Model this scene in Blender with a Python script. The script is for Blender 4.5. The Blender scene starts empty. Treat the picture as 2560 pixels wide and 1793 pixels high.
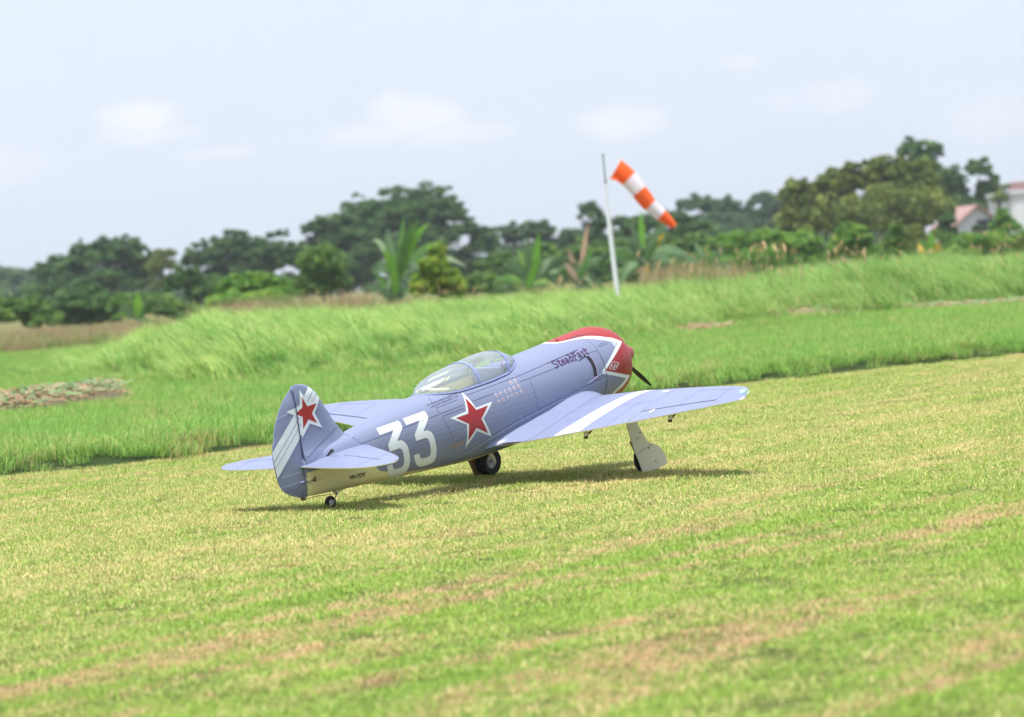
import bpy, bmesh, math, random
import numpy as np
from mathutils import Vector, Matrix
from mathutils.geometry import tessellate_polygon

rad = math.radians
scene = bpy.context.scene
COL = scene.collection

# ------------------------------------------------------------------ camera
F_PX, CAM_H, PITCH, ROLL = 8000.0, 0.7475, -0.02523, 0.07579
cd = bpy.data.cameras.new('camera')
cam = bpy.data.objects.new('camera', cd)
COL.objects.link(cam)
r0 = Vector((1, 0, 0)); f0 = Vector((0, math.cos(PITCH), math.sin(PITCH))); u0 = Vector((0, -math.sin(PITCH), math.cos(PITCH)))
R_ = r0 * math.cos(ROLL) - u0 * math.sin(ROLL)
U_ = r0 * math.sin(ROLL) + u0 * math.cos(ROLL)
M = Matrix((R_, U_, -f0)).transposed().to_4x4()
M.translation = Vector((0, 0, CAM_H))
cam.matrix_world = M
cd.sensor_width = 36.0
cd.lens = F_PX / 2560 * 36.0
cd.clip_start = 0.1
cd.clip_end = 9000
cd.dof.use_dof = True
cd.dof.focus_distance = 11.45
cd.dof.aperture_fstop = 5.2
scene.camera = cam

# ------------------------------------------------------------------ light
SUN_EL, SUN_AZ = rad(76), rad(205)      # azimuth clockwise from +Y
world = bpy.data.worlds.new('World'); scene.world = world
world.use_nodes = True
wn, wl = world.node_tree.nodes, world.node_tree.links
wn.clear()
sd = bpy.data.lights.new('sun', 'SUN'); sun = bpy.data.objects.new('sun', sd); COL.objects.link(sun)
sd.energy = 3.8; sd.angle = rad(9); sd.color = (1.0, 0.955, 0.88)
sdir = Vector((math.sin(SUN_AZ) * math.cos(SUN_EL), math.cos(SUN_AZ) * math.cos(SUN_EL), math.sin(SUN_EL)))
sun.rotation_euler = sdir.to_track_quat('Z', 'Y').to_euler()
sun.location = (0, 0, 30)
scene.view_settings.view_transform = 'Standard'
scene.view_settings.look = 'None'
scene.view_settings.gamma = 1
scene.view_settings.exposure = 1.0


def ray_world(px, py):
    uu, vv = px - 1280, py - 896.5
    u = uu * math.cos(ROLL) - vv * math.sin(ROLL); v = uu * math.sin(ROLL) + vv * math.cos(ROLL)
    d = Vector((u / F_PX, 1, -v / F_PX))
    return Vector((d.x, d.y * math.cos(PITCH) - d.z * math.sin(PITCH), d.y * math.sin(PITCH) + d.z * math.cos(PITCH)))


def at(dx, dy, Y):
    """point at depth Y seen at display position (photo scaled to 2296 wide)"""
    d = ray_world(dx * 1.11498, dy * 1.11498)
    return d * (Y / d.y) + Vector((0, 0, CAM_H))


class NT:
    """tiny node helper"""
    def __init__(s, nt):
        s.nt = nt; s.n = nt.nodes; s.l = nt.links

    def node(s, typ, **kw):
        n = s.n.new(typ)
        for k, v in kw.items():
            setattr(n, k, v)
        return n

    def math(s, op, a, b=None, c=None, clamp=False):
        n = s.n.new('ShaderNodeMath'); n.operation = op; n.use_clamp = clamp
        for i, v in enumerate((a, b, c)):
            if v is None: continue
            if isinstance(v, (int, float)): n.inputs[i].default_value = v
            else: s.l.new(v, n.inputs[i])
        return n.outputs[0]

    def mix(s, f, a, b):
        n = s.n.new('ShaderNodeMix'); n.data_type = 'RGBA'
        for i, v in ((0, f), (6, a), (7, b)):
            if isinstance(v, (int, float)): n.inputs[i].default_value = v
            elif isinstance(v, tuple): n.inputs[i].default_value = (*v[:3], 1)
            else: s.l.new(v, n.inputs[i])
        return n.outputs[2]

    def noise(s, vec, scale, detail=4, rough=0.55, dim='3D'):
        n = s.n.new('ShaderNodeTexNoise'); n.inputs['Scale'].default_value = scale
        n.inputs['Detail'].default_value = detail; n.inputs['Roughness'].default_value = rough
        if vec is not None: s.l.new(vec, n.inputs['Vector'])
        return n.outputs[0]

    def ramp(s, f, stops):
        n = s.n.new('ShaderNodeValToRGB'); cr = n.color_ramp
        while len(cr.elements) < len(stops): cr.elements.new(0.5)
        for e, (p, c) in zip(cr.elements, stops):
            e.position = p; e.color = (*c, 1) if isinstance(c, tuple) else (c, c, c, 1)
        s.l.new(f, n.inputs[0])
        return n.outputs[0]

    def step(s, v, lo, hi):
        n = s.n.new('ShaderNodeMapRange'); n.interpolation_type = 'SMOOTHSTEP'
        n.inputs[1].default_value = lo; n.inputs[2].default_value = hi
        s.l.new(v, n.inputs[0])
        return n.outputs[0]


# sky: physical sky behind a thin bright veil, with a few faint cumulus near the horizon
W = NT(world.node_tree)
sky = W.node('ShaderNodeTexSky', sky_type='NISHITA', sun_disc=False, sun_elevation=SUN_EL, sun_rotation=SUN_AZ)
sky.air_density = 1.0; sky.dust_density = 2.5; sky.ozone_density = 1.0
geo = W.node('ShaderNodeNewGeometry')
tc = W.node('ShaderNodeTexCoord')
dirv = tc.outputs['Generated']
skyc = W.node('ShaderNodeVectorMath', operation='SCALE'); W.l.new(sky.outputs[0], skyc.inputs[0]); skyc.inputs['Scale'].default_value = 0.08
sep = W.node('ShaderNodeSeparateXYZ'); W.l.new(dirv, sep.inputs[0])
az = W.math('ARCTAN2', sep.outputs[0], sep.outputs[1])
el = W.math('ARCSINE', sep.outputs[2])
nz = W.noise(dirv, 55, 6, 0.6)
nz2 = W.noise(dirv, 9, 5, 0.6)
cloud = None
for (dx, dy, rx, ry, amp) in [(315, 262, 105, 40, 1.0), (330, 300, 150, 25, .7), (930, 262, 120, 55, 1.15), (840, 300, 120, 30, 1.0), (1010, 300, 130, 28, .8),
                              (1400, 275, 95, 42, 1.1), (1850, 215, 130, 45, .6), (1650, 140, 60, 20, .5), (480, 345, 90, 18, .6), (40, 370, 110, 50, .55), (2200, 260, 150, 60, .4)]:
    d = ray_world(dx * 1.11498, dy * 1.11498).normalized()
    a0, e0 = math.atan2(d.x, d.y), math.asin(d.z)
    sx, sy = rx * 1.115 / F_PX, ry * 1.115 / F_PX
    t1 = W.math('POWER', W.math('DIVIDE', W.math('SUBTRACT', az, a0), sx), 2.0)
    t2 = W.math('POWER', W.math('DIVIDE', W.math('SUBTRACT', el, e0), sy), 2.0)
    g = W.math('SUBTRACT', 1.0, W.math('ADD', t1, t2))
    g = W.math('ADD', g, W.math('MULTIPLY', W.math('SUBTRACT', nz, 0.5), 3.2))
    g = W.math('MULTIPLY', W.step(g, -0.45, 1.25), amp)
    cloud = g if cloud is None else W.math('MAXIMUM', cloud, g)
veil = W.mix(0.80, skyc.outputs[0], (0.460, 0.507, 0.598))
c2 = W.mix(W.math('MULTIPLY', W.step(nz2, 0.35, 0.7), 0.35), veil, (0.482, 0.502, 0.585))
c3 = W.mix(W.math('MULTIPLY', cloud, 0.95), c2, (0.62, 0.605, 0.58))
bg = W.node('ShaderNodeBackground'); W.l.new(c3, bg.inputs[0]); bg.inputs[1].default_value = 1.0
out = W.node('ShaderNodeOutputWorld'); W.l.new(bg.outputs[0], out.inputs[0])


# ------------------------------------------------------------------ helpers
def link(o, parent=None):
    COL.objects.link(o)
    if parent is not None: o.parent = parent
    return o


def mesh_obj(name, verts, faces, mats, parent=None, smooth=False, fmat=None, attrs=None):
    me = bpy.data.meshes.new(name)
    me.from_pydata([tuple(v) for v in verts], [], [tuple(f) for f in faces])
    for m in (mats if isinstance(mats, (list, tuple)) else [mats]): me.materials.append(m)
    if fmat is not None: me.polygons.foreach_set('material_index', fmat)
    if smooth: me.polygons.foreach_set('use_smooth', [True] * len(me.polygons))
    for k, a in (attrs or {}).items():
        at_ = me.attributes.new(k, 'FLOAT', 'POINT'); at_.data.foreach_set('value', a)
    me.update()
    o = bpy.data.objects.new(name, me)
    return link(o, parent)


def bulk_mesh(name, V, Fc, k, mats, attrs=None, fattr=None):
    """fast mesh from numpy: V (n,3), Fc (m,k)"""
    me = bpy.data.meshes.new(name)
    V = np.asarray(V, np.float32); Fc = np.asarray(Fc, np.int32)
    me.vertices.add(len(V)); me.vertices.foreach_set('co', V.ravel())
    me.loops.add(Fc.size); me.loops.foreach_set('vertex_index', Fc.ravel())
    me.polygons.add(len(Fc)); me.polygons.foreach_set('loop_start', np.arange(len(Fc), dtype=np.int32) * k)
    for m in (mats if isinstance(mats, (list, tuple)) else [mats]): me.materials.append(m)
    for kk, a in (attrs or {}).items():
        x = me.attributes.new(kk, 'FLOAT', 'POINT'); x.data.foreach_set('value', np.asarray(a, np.float32))
    for kk, a in (fattr or {}).items():
        x = me.attributes.new(kk, 'FLOAT', 'FACE'); x.data.foreach_set('value', np.asarray(a, np.float32))
    me.update(calc_edges=True)
    return me


def empty(name, loc, label=None, cat=None, group=None):
    o = bpy.data.objects.new(name, None); o.location = loc; o.empty_display_size = 0.1
    link(o)
    if label: tag(o, label, cat, group)
    return o


def tag(o, label=None, cat=None, group=None, kind=None):
    if label: o['label'] = label
    if cat: o['category'] = cat
    if group: o['group'] = group
    if kind: o['kind'] = kind
    return o


class MB:
    def __init__(s): s.v, s.f = [], []

    def add(s, v, f):
        b = len(s.v); s.v += [Vector(p) for p in v]; s.f += [tuple(i + b for i in q) for q in f]; return s

    def tube(s, pts, r, n=10, cap=True):
        pts = [Vector(p) for p in pts]; rs = r if isinstance(r, (list, tuple)) else [r] * len(pts)
        V, Fa = [], []
        up = None
        for i, p in enumerate(pts):
            t = (pts[min(i + 1, len(pts) - 1)] - pts[max(i - 1, 0)]).normalized()
            if up is None:
                up = t.orthogonal().normalized()
            a = (up - t * up.dot(t)).normalized(); up = a; b = t.cross(a)
            for k in range(n):
                th = 2 * math.pi * k / n
                V.append(p + (a * math.cos(th) + b * math.sin(th)) * rs[i])
        for i in range(len(pts) - 1):
            for k in range(n):
                Fa.append((i * n + k, i * n + (k + 1) % n, (i + 1) * n + (k + 1) % n, (i + 1) * n + k))
        if cap:
            Fa.append(tuple(range(n))[::-1]); Fa.append(tuple((len(pts) - 1) * n + k for k in range(n)))
        return s.add(V, Fa)

    def box(s, c, d, rot=None):
        c = Vector(c); V = []
        for sx in (-.5, .5):
            for sy in (-.5, .5):
                for sz in (-.5, .5):
                    p = Vector((sx * d[0], sy * d[1], sz * d[2]))
                    V.append(c + (rot @ p if rot else p))
        return s.add(V, [(0, 1, 3, 2), (4, 6, 7, 5), (0, 4, 5, 1), (2, 3, 7, 6), (0, 2, 6, 4), (1, 5, 7, 3)])

    def lathe(s, c, axis, prof, n=28):
        """prof: (distance along axis, radius)"""
        axis = Vector(axis).normalized(); a = axis.orthogonal().normalized(); b = axis.cross(a); c = Vector(c)
        V = []; m = len(prof)
        for d, r in prof:
            for k in range(n):
                th = 2 * math.pi * k / n
                V.append(c + axis * d + (a * math.cos(th) + b * math.sin(th)) * max(r, 1e-5))
        Fa = [(i * n + k, i * n + (k + 1) % n, (i + 1) * n + (k + 1) % n, (i + 1) * n + k) for i in range(m - 1) for k in range(n)]
        return s.add(V, Fa)

    def prism(s, poly, w, fn):
        """poly 2D outline, fn(a,b,t) -> 3D, t in 0..w"""
        n = len(poly)
        V = [fn(a, b, 0) for a, b in poly] + [fn(a, b, w) for a, b in poly]
        Fa = [tuple(range(n))[::-1], tuple(range(n, 2 * n))] + [(i, (i + 1) % n, n + (i + 1) % n, n + i) for i in range(n)]
        return s.add(V, Fa)

    def build(s, name, mat, parent=None, smooth=False, bevel=0):
        o = mesh_obj(name, s.v, s.f, mat, parent, smooth)
        bm = bmesh.new(); bm.from_mesh(o.data); bmesh.ops.recalc_face_normals(bm, faces=bm.faces[:])
        bm.to_mesh(o.data); bm.free()
        if bevel:
            md = o.modifiers.new('bevel', 'BEVEL'); md.width = bevel; md.segments = 2; md.limit_method = 'ANGLE'
        if smooth:
            try: o.data.set_sharp_from_angle(angle=rad(40))
            except Exception: pass
        return o


def pmat(name, col, rough=0.5, metal=0.0, coat=0.0, spec=0.5, bump=0.0, bscale=60):
    m = bpy.data.materials.new(name); m.use_nodes = True
    T = NT(m.node_tree); b = T.n['Principled BSDF']
    b.inputs['Roughness'].default_value = rough; b.inputs['Metallic'].default_value = metal
    b.inputs['Coat Weight'].default_value = coat; b.inputs['Specular IOR Level'].default_value = spec
    tcn = T.node('ShaderNodeTexCoord')
    n = T.noise(tcn.outputs['Object'], bscale, 4)
    lo = tuple(c * 0.93 for c in col); hi = tuple(min(1, c * 1.06) for c in col)
    T.l.new(T.mix(n, lo, hi), b.inputs['Base Color'])
    if bump:
        bp = T.node('ShaderNodeBump'); bp.inputs['Strength'].default_value = bump; bp.inputs['Distance'].default_value = 0.01
        T.l.new(n, bp.inputs['Height']); T.l.new(bp.outputs[0], b.inputs['Normal'])
    return m


# ================================================================== SETTING
def smooth01(t):
    t = min(1, max(0, t)); return t * t * (3 - 2 * t)


EDGE = [(-14, 9.5), (-6, 12.3), (-2.42, 14.92), (-2.02, 15.05), (-1.63, 15.4), (-0.73, 16.6), (0.3, 18.0), (1.49, 19.4), (2.38, 20.1), (3.28, 20.6), (6, 22.0), (14, 26)]
FRONT = [(-14, 38), (-4.9, 33), (-4.3, 30.6), (-2.74, 26.1), (-1.19, 24.3), (-.51, 24.3), (.54, 25.7), (1.75, 30.6), (2.85, 31.2), (5.6, 34.4), (14, 40)]
LEFT = [(30, -4.2), (32, -4.6), (44, -5.6), (62, -6.6)]


def pl(pts, x):
    if x <= pts[0][0]: return pts[0][1]
    for a, b in zip(pts, pts[1:]):
        if x <= b[0]: return a[1] + (b[1] - a[1]) * (x - a[0]) / (b[0] - a[0])
    return pts[-1][1]


def hgt(x, y):
    h = 0.0
    e = y - pl(EDGE, x)
    h += 0.055 * smooth01((e + .05) / 0.35)
    f = y - pl(FRONT, x)
    if f > -1:
        l = x - pl(LEFT, y)
        h += 0.16 * smooth01((f + 1) / 4.0) * smooth01((l + .3) / 1.6) * smooth01((64 - y) / 8)
    h += 0.012 * math.sin(x * 1.3 + y * 0.7) * math.sin(y * 0.9 - x * 0.4) * smooth01(e / 2)
    return h


# materials of ground and grasses --------------------------------------------------
GREEN_A, GREEN_B, GREEN_C = (0.245, 0.400, 0.065), (0.380, 0.520, 0.095), (0.15, 0.28, 0.055)
STRAW, STRAW2, REDB = (0.74, 0.63, 0.32), (0.58, 0.53, 0.20), (0.60, 0.42, 0.24)


def straw_field(T, pos):
    """0..1 how dry the turf is, from world position: mower streaks and blotches"""
    mp = T.node('ShaderNodeMapping'); mp.vector_type = 'POINT'
    mp.inputs['Rotation'].default_value = (0, 0, rad(-55)); T.l.new(pos, mp.inputs['Vector'])
    mp2 = T.node('ShaderNodeMapping'); mp2.inputs['Scale'].default_value = (0.24, 2.3, 1); T.l.new(mp.outputs[0], mp2.inputs['Vector'])
    streak = T.noise(mp2.outputs[0], 1.9, 5, 0.62)
    blot = T.noise(pos, 1.4, 5, 0.6)
    fine = T.noise(pos, 9, 4, 0.65)
    sp = T.node('ShaderNodeSeparateXYZ'); T.l.new(pos, sp.inputs[0])
    # drier band along the strip where the aeroplane stands
    s = T.math('ADD', T.math('MULTIPLY', sp.outputs[0], -0.70), T.math('MULTIPLY', sp.outputs[1], 0.71))
    band = T.math('MULTIPLY', T.step(s, 5.3, 7.4), T.math('SUBTRACT', 1.0, T.math('MULTIPLY', T.step(s, 9.6, 11.2), 0.45)))
    v = T.math('ADD', T.math('MULTIPLY', streak, 1.3), T.math('MULTIPLY', blot, 0.8))
    v = T.math('ADD', v, T.math('MULTIPLY', fine, 0.85))
    v = T.math('ADD', v, T.math('MULTIPLY', band, 0.27))
    v = T.math('ADD', v, T.math('MULTIPLY', T.math('MULTIPLY', T.step(streak, .51, .60), T.math('SUBTRACT', 1.0, T.math('MULTIPLY', band, .7))), T.math('MULTIPLY', T.step(fine, .36, .58), 0.50)))
    return T.math('SUBTRACT', v, 1.27), streak, band


def blade_mat(name, build, transl=0.35, rough=0.6):
    m = bpy.data.materials.new(name); m.use_nodes = True
    T = NT(m.node_tree); T.n.clear()
    col = build(T)
    d = T.node('ShaderNodeBsdfPrincipled'); T.l.new(col, d.inputs['Base Color'])
    d.inputs['Roughness'].default_value = rough; d.inputs['Specular IOR Level'].default_value = 0.25
    t = T.node('ShaderNodeBsdfTranslucent'); T.l.new(col, t.inputs[0])
    mx = T.node('ShaderNodeMixShader'); mx.inputs[0].default_value = transl
    T.l.new(d.outputs[0], mx.inputs[1]); T.l.new(t.outputs[0], mx.inputs[2])
    o = T.node('ShaderNodeOutputMaterial'); T.l.new(mx.outputs[0], o.inputs[0])
    return m


def attr(T, name, typ='GEOMETRY'):
    a = T.node('ShaderNodeAttribute'); a.attribute_name = name; a.attribute_type = typ
    return a.outputs['Fac']


def lawn_col(T):
    g = T.node('ShaderNodeNewGeometry')
    sf, streak, band = straw_field(T, g.outputs['Position'])
    v = attr(T, 'v'); h = attr(T, 'h')
    green = T.mix(T.noise(g.outputs['Position'], 3.0, 4), GREEN_A, GREEN_B)
    green = T.mix(T.step(v, 0.7, 1.0), green, GREEN_C)
    v2 = attr(T, 'v2')
    straw = T.mix(v2, STRAW2, STRAW)
    reddish = T.math('MULTIPLY', T.step(streak, 0.51, 0.60), T.math('SUBTRACT', 1.0, band))
    straw = T.mix(T.math('MULTIPLY', reddish, 0.9), straw, REDB)
    isst = T.step(T.math('SUBTRACT', sf, v), -0.10, 0.10)
    return T.mix(isst, green, straw)


M_lawn = blade_mat('lawn_blade', lawn_col, 0.30)


def verge_col(T):
    g = T.node('ShaderNodeNewGeometry')
    v = attr(T, 'v')
    n = T.noise(g.outputs['Position'], 0.8, 5, 0.6)
    green = T.mix(n, (0.21, 0.41, 0.085), (0.38, 0.57, 0.13))
    green = T.mix(T.step(v, 0.6, 1.0), green, (0.10, 0.27, 0.055))
    st = T.step(T.math('ADD', T.noise(g.outputs['Position'], 2.2, 5, .6), T.math('MULTIPLY', v, -0.42)), 0.42, 0.52)
    return T.mix(st, green, (0.55, 0.45, 0.2))


M_verge = blade_mat('verge_blade', verge_col, 0.38)


def tall_col(T):
    g = T.node('ShaderNodeNewGeometry')
    v = attr(T, 'v')
    n = T.noise(g.outputs['Position'], 1.3, 5, 0.65)
    green = T.mix(T.step(n, .3, .7), (0.26, 0.46, 0.12), (0.58, 0.72, 0.22))
    pocket = T.noise(g.outputs['Position'], 0.9, 3, 0.5)
    green = T.mix(T.math('MULTIPLY', T.step(pocket, .52, .66), .7), green, (0.15, 0.33, 0.08))
    sp = T.node('ShaderNodeSeparateXYZ'); T.l.new(g.outputs['Position'], sp.inputs[0])
    dull = T.step(T.math('ADD', sp.outputs[0], T.math('MULTIPLY', n, 3.0)), 1.8, 5.5)
    green = T.mix(T.math('MULTIPLY', dull, 0.75), green, (0.27, 0.42, 0.12))
    green = T.mix(T.step(v, 0.6, 1.0), green, (0.14, 0.33, 0.06))
    return T.mix(T.step(v, 0.05, 0.09), (0.66, 0.52, 0.28), green)


M_tall = blade_mat('tall_blade', tall_col, 0.42)


def brown_col(T):
    g = T.node('ShaderNodeNewGeometry')
    v = attr(T, 'v'); n = T.noise(g.outputs['Position'], 0.25, 4, 0.6)
    c = T.mix(v, (0.52, 0.38, 0.22), (0.32, 0.21, 0.15))
    return T.mix(T.step(n, 0.42, 0.62), c, (0.27, 0.32, 0.11))


M_brown = blade_mat('dry_blade', brown_col, 0.3)


def gm_build():
    m = bpy.data.materials.new('ground_soil'); m.use_nodes = True
    T = NT(m.node_tree); b = T.n['Principled BSDF']; b.inputs['Roughness'].default_value = 0.95
    b.inputs['Specular IOR Level'].default_value = 0.1
    g = T.node('ShaderNodeNewGeometry'); P = g.outputs['Position']
    sf, streak, band = straw_field(T, P)
    n = T.noise(P, 60, 4, 0.7)
    near = T.mix(T.step(sf, 0.2, 0.8), (0.12, 0.18, 0.04), (0.30, 0.22, 0.10))
    near = T.mix(n, near, (0.05, 0.04, 0.02))
    sp = T.node('ShaderNodeSeparateXYZ'); T.l.new(P, sp.inputs[0])
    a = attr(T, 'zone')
    far = T.mix(T.noise(P, 0.8, 5, .65), (0.07, 0.15, 0.03), (0.13, 0.22, 0.045))
    far = T.mix(T.math('MULTIPLY', T.noise(P, 25, 4, .65), 0.55), far, (0.04, 0.08, 0.018))
    far2 = T.mix(T.noise(P, 0.05, 5, .65), (0.10, 0.14, 0.04), (0.17, 0.13, 0.06))
    c = T.mix(T.step(a, 0.4, 0.6), near, far)
    c = T.mix(T.math('MULTIPLY', T.step(a, .38, .45), T.math('SUBTRACT', 1.0, T.step(a, .78, .95))), c, (0.030, 0.048, 0.016))  # dark soil band along the lawn edge, overhang shade painted into its colour
    c = T.mix(T.step(sp.outputs[1], 52, 60), c, far2)
    T.l.new(c, b.inputs['Base Color'])
    bp = T.node('ShaderNodeBump'); bp.inputs['Strength'].default_value = 0.6; bp.inputs['Distance'].default_value = 0.02
    T.l.new(n, bp.inputs['Height']); T.l.new(bp.outputs[0], b.inputs['Normal'])
    return m


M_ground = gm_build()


def make_ground():
    ys = [-60, -25, -8] + list(np.arange(0, 66, 0.25)) + [70, 80, 95, 120, 160, 230, 350, 600, 1100, 2200, 3900]
    xs = [-3500, -1500, -600, -250, -110, -60, -35, -22] + list(np.arange(-14, 14.01, 0.25)) + [22, 35, 60, 110, 250, 600, 1500, 3500]
    V, Fa, zn = [], [], []
    for y in ys:
        for x in xs:
            inside = -14 <= x <= 14 and 0 <= y <= 66
            V.append((x, y, hgt(x, y) if inside else (0.03 if y > 10 else 0)))
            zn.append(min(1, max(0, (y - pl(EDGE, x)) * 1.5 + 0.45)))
    nx = len(xs)
    for j in range(len(ys) - 1):
        for i in range(nx - 1):
            Fa.append((j * nx + i, j * nx + i + 1, (j + 1) * nx + i + 1, (j + 1) * nx + i))
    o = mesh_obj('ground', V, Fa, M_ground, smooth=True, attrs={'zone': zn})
    tag(o, 'flat grassy airfield ground reaching to the tree line', 'ground', kind='structure')


make_ground()


# ---------------------------------------------------------------- grass scatter
def tuft(name, n, radius, hmin, hmax, width, segs, bend, mat, seed, lying=0.0, spread=0.5, wind=(0, 0)):
    rs = np.random.RandomState(seed)
    V, Fc, A, B, H = [], [], [], [], []
    for i in range(n):
        a = rs.uniform(0, 2 * math.pi); r = radius * math.sqrt(rs.uniform())
        bx, by = r * math.cos(a), r * math.sin(a)
        h = rs.uniform(hmin, hmax); az_ = rs.uniform(0, 2 * math.pi)
        ln = abs(rs.normal(0, spread)); w = width * rs.uniform(0.6, 1.3)
        lx, ly = math.cos(az_) * ln + wind[0], math.sin(az_) * ln + wind[1]
        if rs.uniform() < lying:
            lx, ly = math.cos(az_) * 4, math.sin(az_) * 4
        nrm = math.hypot(lx, ly) + 1e-6
        ta = az_ + math.pi / 2 + rs.uniform(-.8, .8)
        tx, ty = math.cos(ta), math.sin(ta)
        v, v2 = rs.uniform(), rs.uniform()
        b = len(V)
        L = math.sqrt(1 + nrm * nrm)
        for k in range(segs + 1):
            t = k / segs
            q = t ** (1 + bend)
            z = h * (t / L ** (t)) if bend < 1 else h * (t - 0.42 * min(1.0, nrm) * t ** 3)
            px, py = bx + lx * h * q / L ** .3, by + ly * h * q / L ** .3
            ww = w * (1 - t) ** 0.7 if k < segs else 0
            if k < segs:
                V += [(px - tx * ww / 2, py - ty * ww / 2, z), (px + tx * ww / 2, py + ty * ww / 2, z)]
                A += [v, v]; B += [v2, v2]; H += [t, t]
            else:
                V.append((px, py, z)); A.append(v); B.append(v2); H.append(1)
        for k in range(segs - 1):
            Fc.append((b + 2 * k, b + 2 * k + 1, b + 2 * k + 3)); Fc.append((b + 2 * k, b + 2 * k + 3, b + 2 * k + 2))
        Fc.append((b + 2 * segs - 2, b + 2 * segs - 1, b + 2 * segs))
    me = bulk_mesh(name, V, Fc, 3, mat, {'v': A, 'v2': B, 'h': H})
    return bpy.data.objects.new(name, me)


def scatter(name, pts, scl, variants, label, seed=1, cat='grass', tilt=0.0):
    """one object that instances tufts on its points"""
    rs = np.random.RandomState(seed)
    me = bpy.data.meshes.new(name)
    P = np.asarray(pts, np.float32)
    me.vertices.add(len(P)); me.vertices.foreach_set('co', P.ravel())
    a = me.attributes.new('rot', 'FLOAT_VECTOR', 'POINT')
    R = np.zeros((len(P), 3), np.float32); R[:, 2] = rs.uniform(0, 6.283, len(P)) if not tilt else rs.normal(0, tilt, len(P))
    R[:, :2] = rs.normal(0, .06, (len(P), 2))
    a.data.foreach_set('vector', R.ravel())
    a = me.attributes.new('scl', 'FLOAT', 'POINT'); a.data.foreach_set('value', np.asarray(scl, np.float32))
    a = me.attributes.new('idx', 'INT', 'POINT'); a.data.foreach_set('value', rs.randint(0, len(variants), len(P)).astype(np.int32))
    o = link(bpy.data.objects.new(name, me))
    tag(o, label, cat, kind='stuff')
    src = bpy.data.collections.new(name + '_tufts')
    for t in variants: src.objects.link(t)
    ng = bpy.data.node_groups.new(name, 'GeometryNodeTree')
    ng.interface.new_socket('Geometry', in_out='INPUT', socket_type='NodeSocketGeometry')
    ng.interface.new_socket('Geometry', in_out='OUTPUT', socket_type='NodeSocketGeometry')
    N = ng.nodes; L = ng.links
    gi, go = N.new('NodeGroupInput'), N.new('NodeGroupOutput')
    ip = N.new('GeometryNodeInstanceOnPoints')
    ci = N.new('GeometryNodeCollectionInfo'); ci.inputs['Collection'].default_value = src
    ci.inputs['Separate Children'].default_value = True; ci.inputs['Reset Children'].default_value = True

    def na(nm, typ):
        q = N.new('GeometryNodeInputNamedAttribute'); q.data_type = typ; q.inputs['Name'].default_value = nm
        return next(s for s in q.outputs if s.name == 'Attribute' and s.enabled)
    L.new(gi.outputs[0], ip.inputs['Points']); L.new(ci.outputs[0], ip.inputs['Instance'])
    ip.inputs['Pick Instance'].default_value = True
    L.new(na('idx', 'INT'), ip.inputs['Instance Index']); L.new(na('rot', 'FLOAT_VECTOR'), ip.inputs['Rotation'])
    L.new(na('scl', 'FLOAT'), ip.inputs['Scale'])
    L.new(ip.outputs[0], go.inputs[0])
    md = o.modifiers.new('scatter', 'NODES'); md.node_group = ng
    return o


rng = np.random.RandomState(7)


def area_pts(x0f, x1f, y0, y1, dens, test):
    out_ = []
    y = y0
    while y < y1:
        dy = 0.5
        a, b = x0f(y), x1f(y)
        n = rng.poisson(dens(y) * (b - a) * dy)
        for _ in range(n):
            x = rng.uniform(a, b); yy = y + rng.uniform(0, dy)
            if test(x, yy): out_.append((x, yy, hgt(x, yy)))
        y += dy
    return out_


# mown lawn
lawn_t = [tuft('lawn_tuft', 190, 0.085, 0.006, 0.0155, 0.0024, 2, 0.4, M_lawn, s, spread=1.7) for s in range(5)]
lawn_t.append(tuft('lawn_tuft', 170, 0.085, 0.008, 0.022, 0.0026, 2, 0.4, M_lawn, 11, lying=0.05, spread=1.4))
P_ = area_pts(lambda y: -0.175 * y - 0.7, lambda y: 0.175 * y + 0.7, 4.2, 22.5, lambda y: 270 if y < 14 else 190, lambda x, y: y < pl(EDGE, x) + 0.0 + rng.normal(0, .03))
scatter('lawn_grass', P_, rng.uniform(0.75, 1.25, len(P_)), lawn_t, 'short mown grass with dry straw streaks under and before the aeroplane', 3)
# loose cut straws on the lawn
straw_col = lambda T: T.mix(attr(T, 'v'), (0.50, 0.40, 0.20), (0.36, 0.27, 0.13))
M_straw = blade_mat('loose_straw', straw_col, 0.2)
st_t = [tuft('straw_bits', 3, 0.06, 0.03, 0.09, 0.0022, 3, 0.2, M_straw, 30 + s, lying=1.0) for s in range(4)]
P_ = area_pts(lambda y: -0.175 * y - 0.5, lambda y: 0.175 * y + 0.5, 4.2, 21, lambda y: 5.0, lambda x, y: y < pl(EDGE, x) + 0.3)
P_ = [(a, b, c + 0.012) for a, b, c in P_]
scatter('loose_straws', P_, rng.uniform(0.5, 1.3, len(P_)), st_t, 'loose pale cut straws lying scattered on the lawn', 5, 'straw')
# rough verge behind the lawn edge
ver_t = [tuft('verge_tuft', 110, 0.11, 0.045, 0.115, 0.0042, 4, 1.2, M_verge, 40 + s, spread=0.8) for s in range(5)]
P_ = area_pts(lambda y: -0.175 * y - 1.0, lambda y: 0.175 * y + 1.0, 13.0, 60, lambda y: 100 if y < 34 else 18,
              lambda x, y: y > pl(EDGE, x) + 0.07 + rng.normal(0, .06) and (y < pl(FRONT, x) + .6 or x < pl(LEFT, y) + .4))
sc_ = [rng.uniform(0.6, 1.15) * (1.0 if q[1] < 33 else 0.6) for q in P_]
scatter('verge_grass', P_, sc_, ver_t, 'rough knee-low green grass between the lawn edge and the tall grass', 6)
# tall grass field
tal_t = [tuft('tall_tuft', 46, 0.17, 0.24, 0.56, 0.017, 7, 1.6, M_tall, 60 + s, spread=0.65, wind=(-0.55, 0.1)) for s in range(8)]


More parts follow.
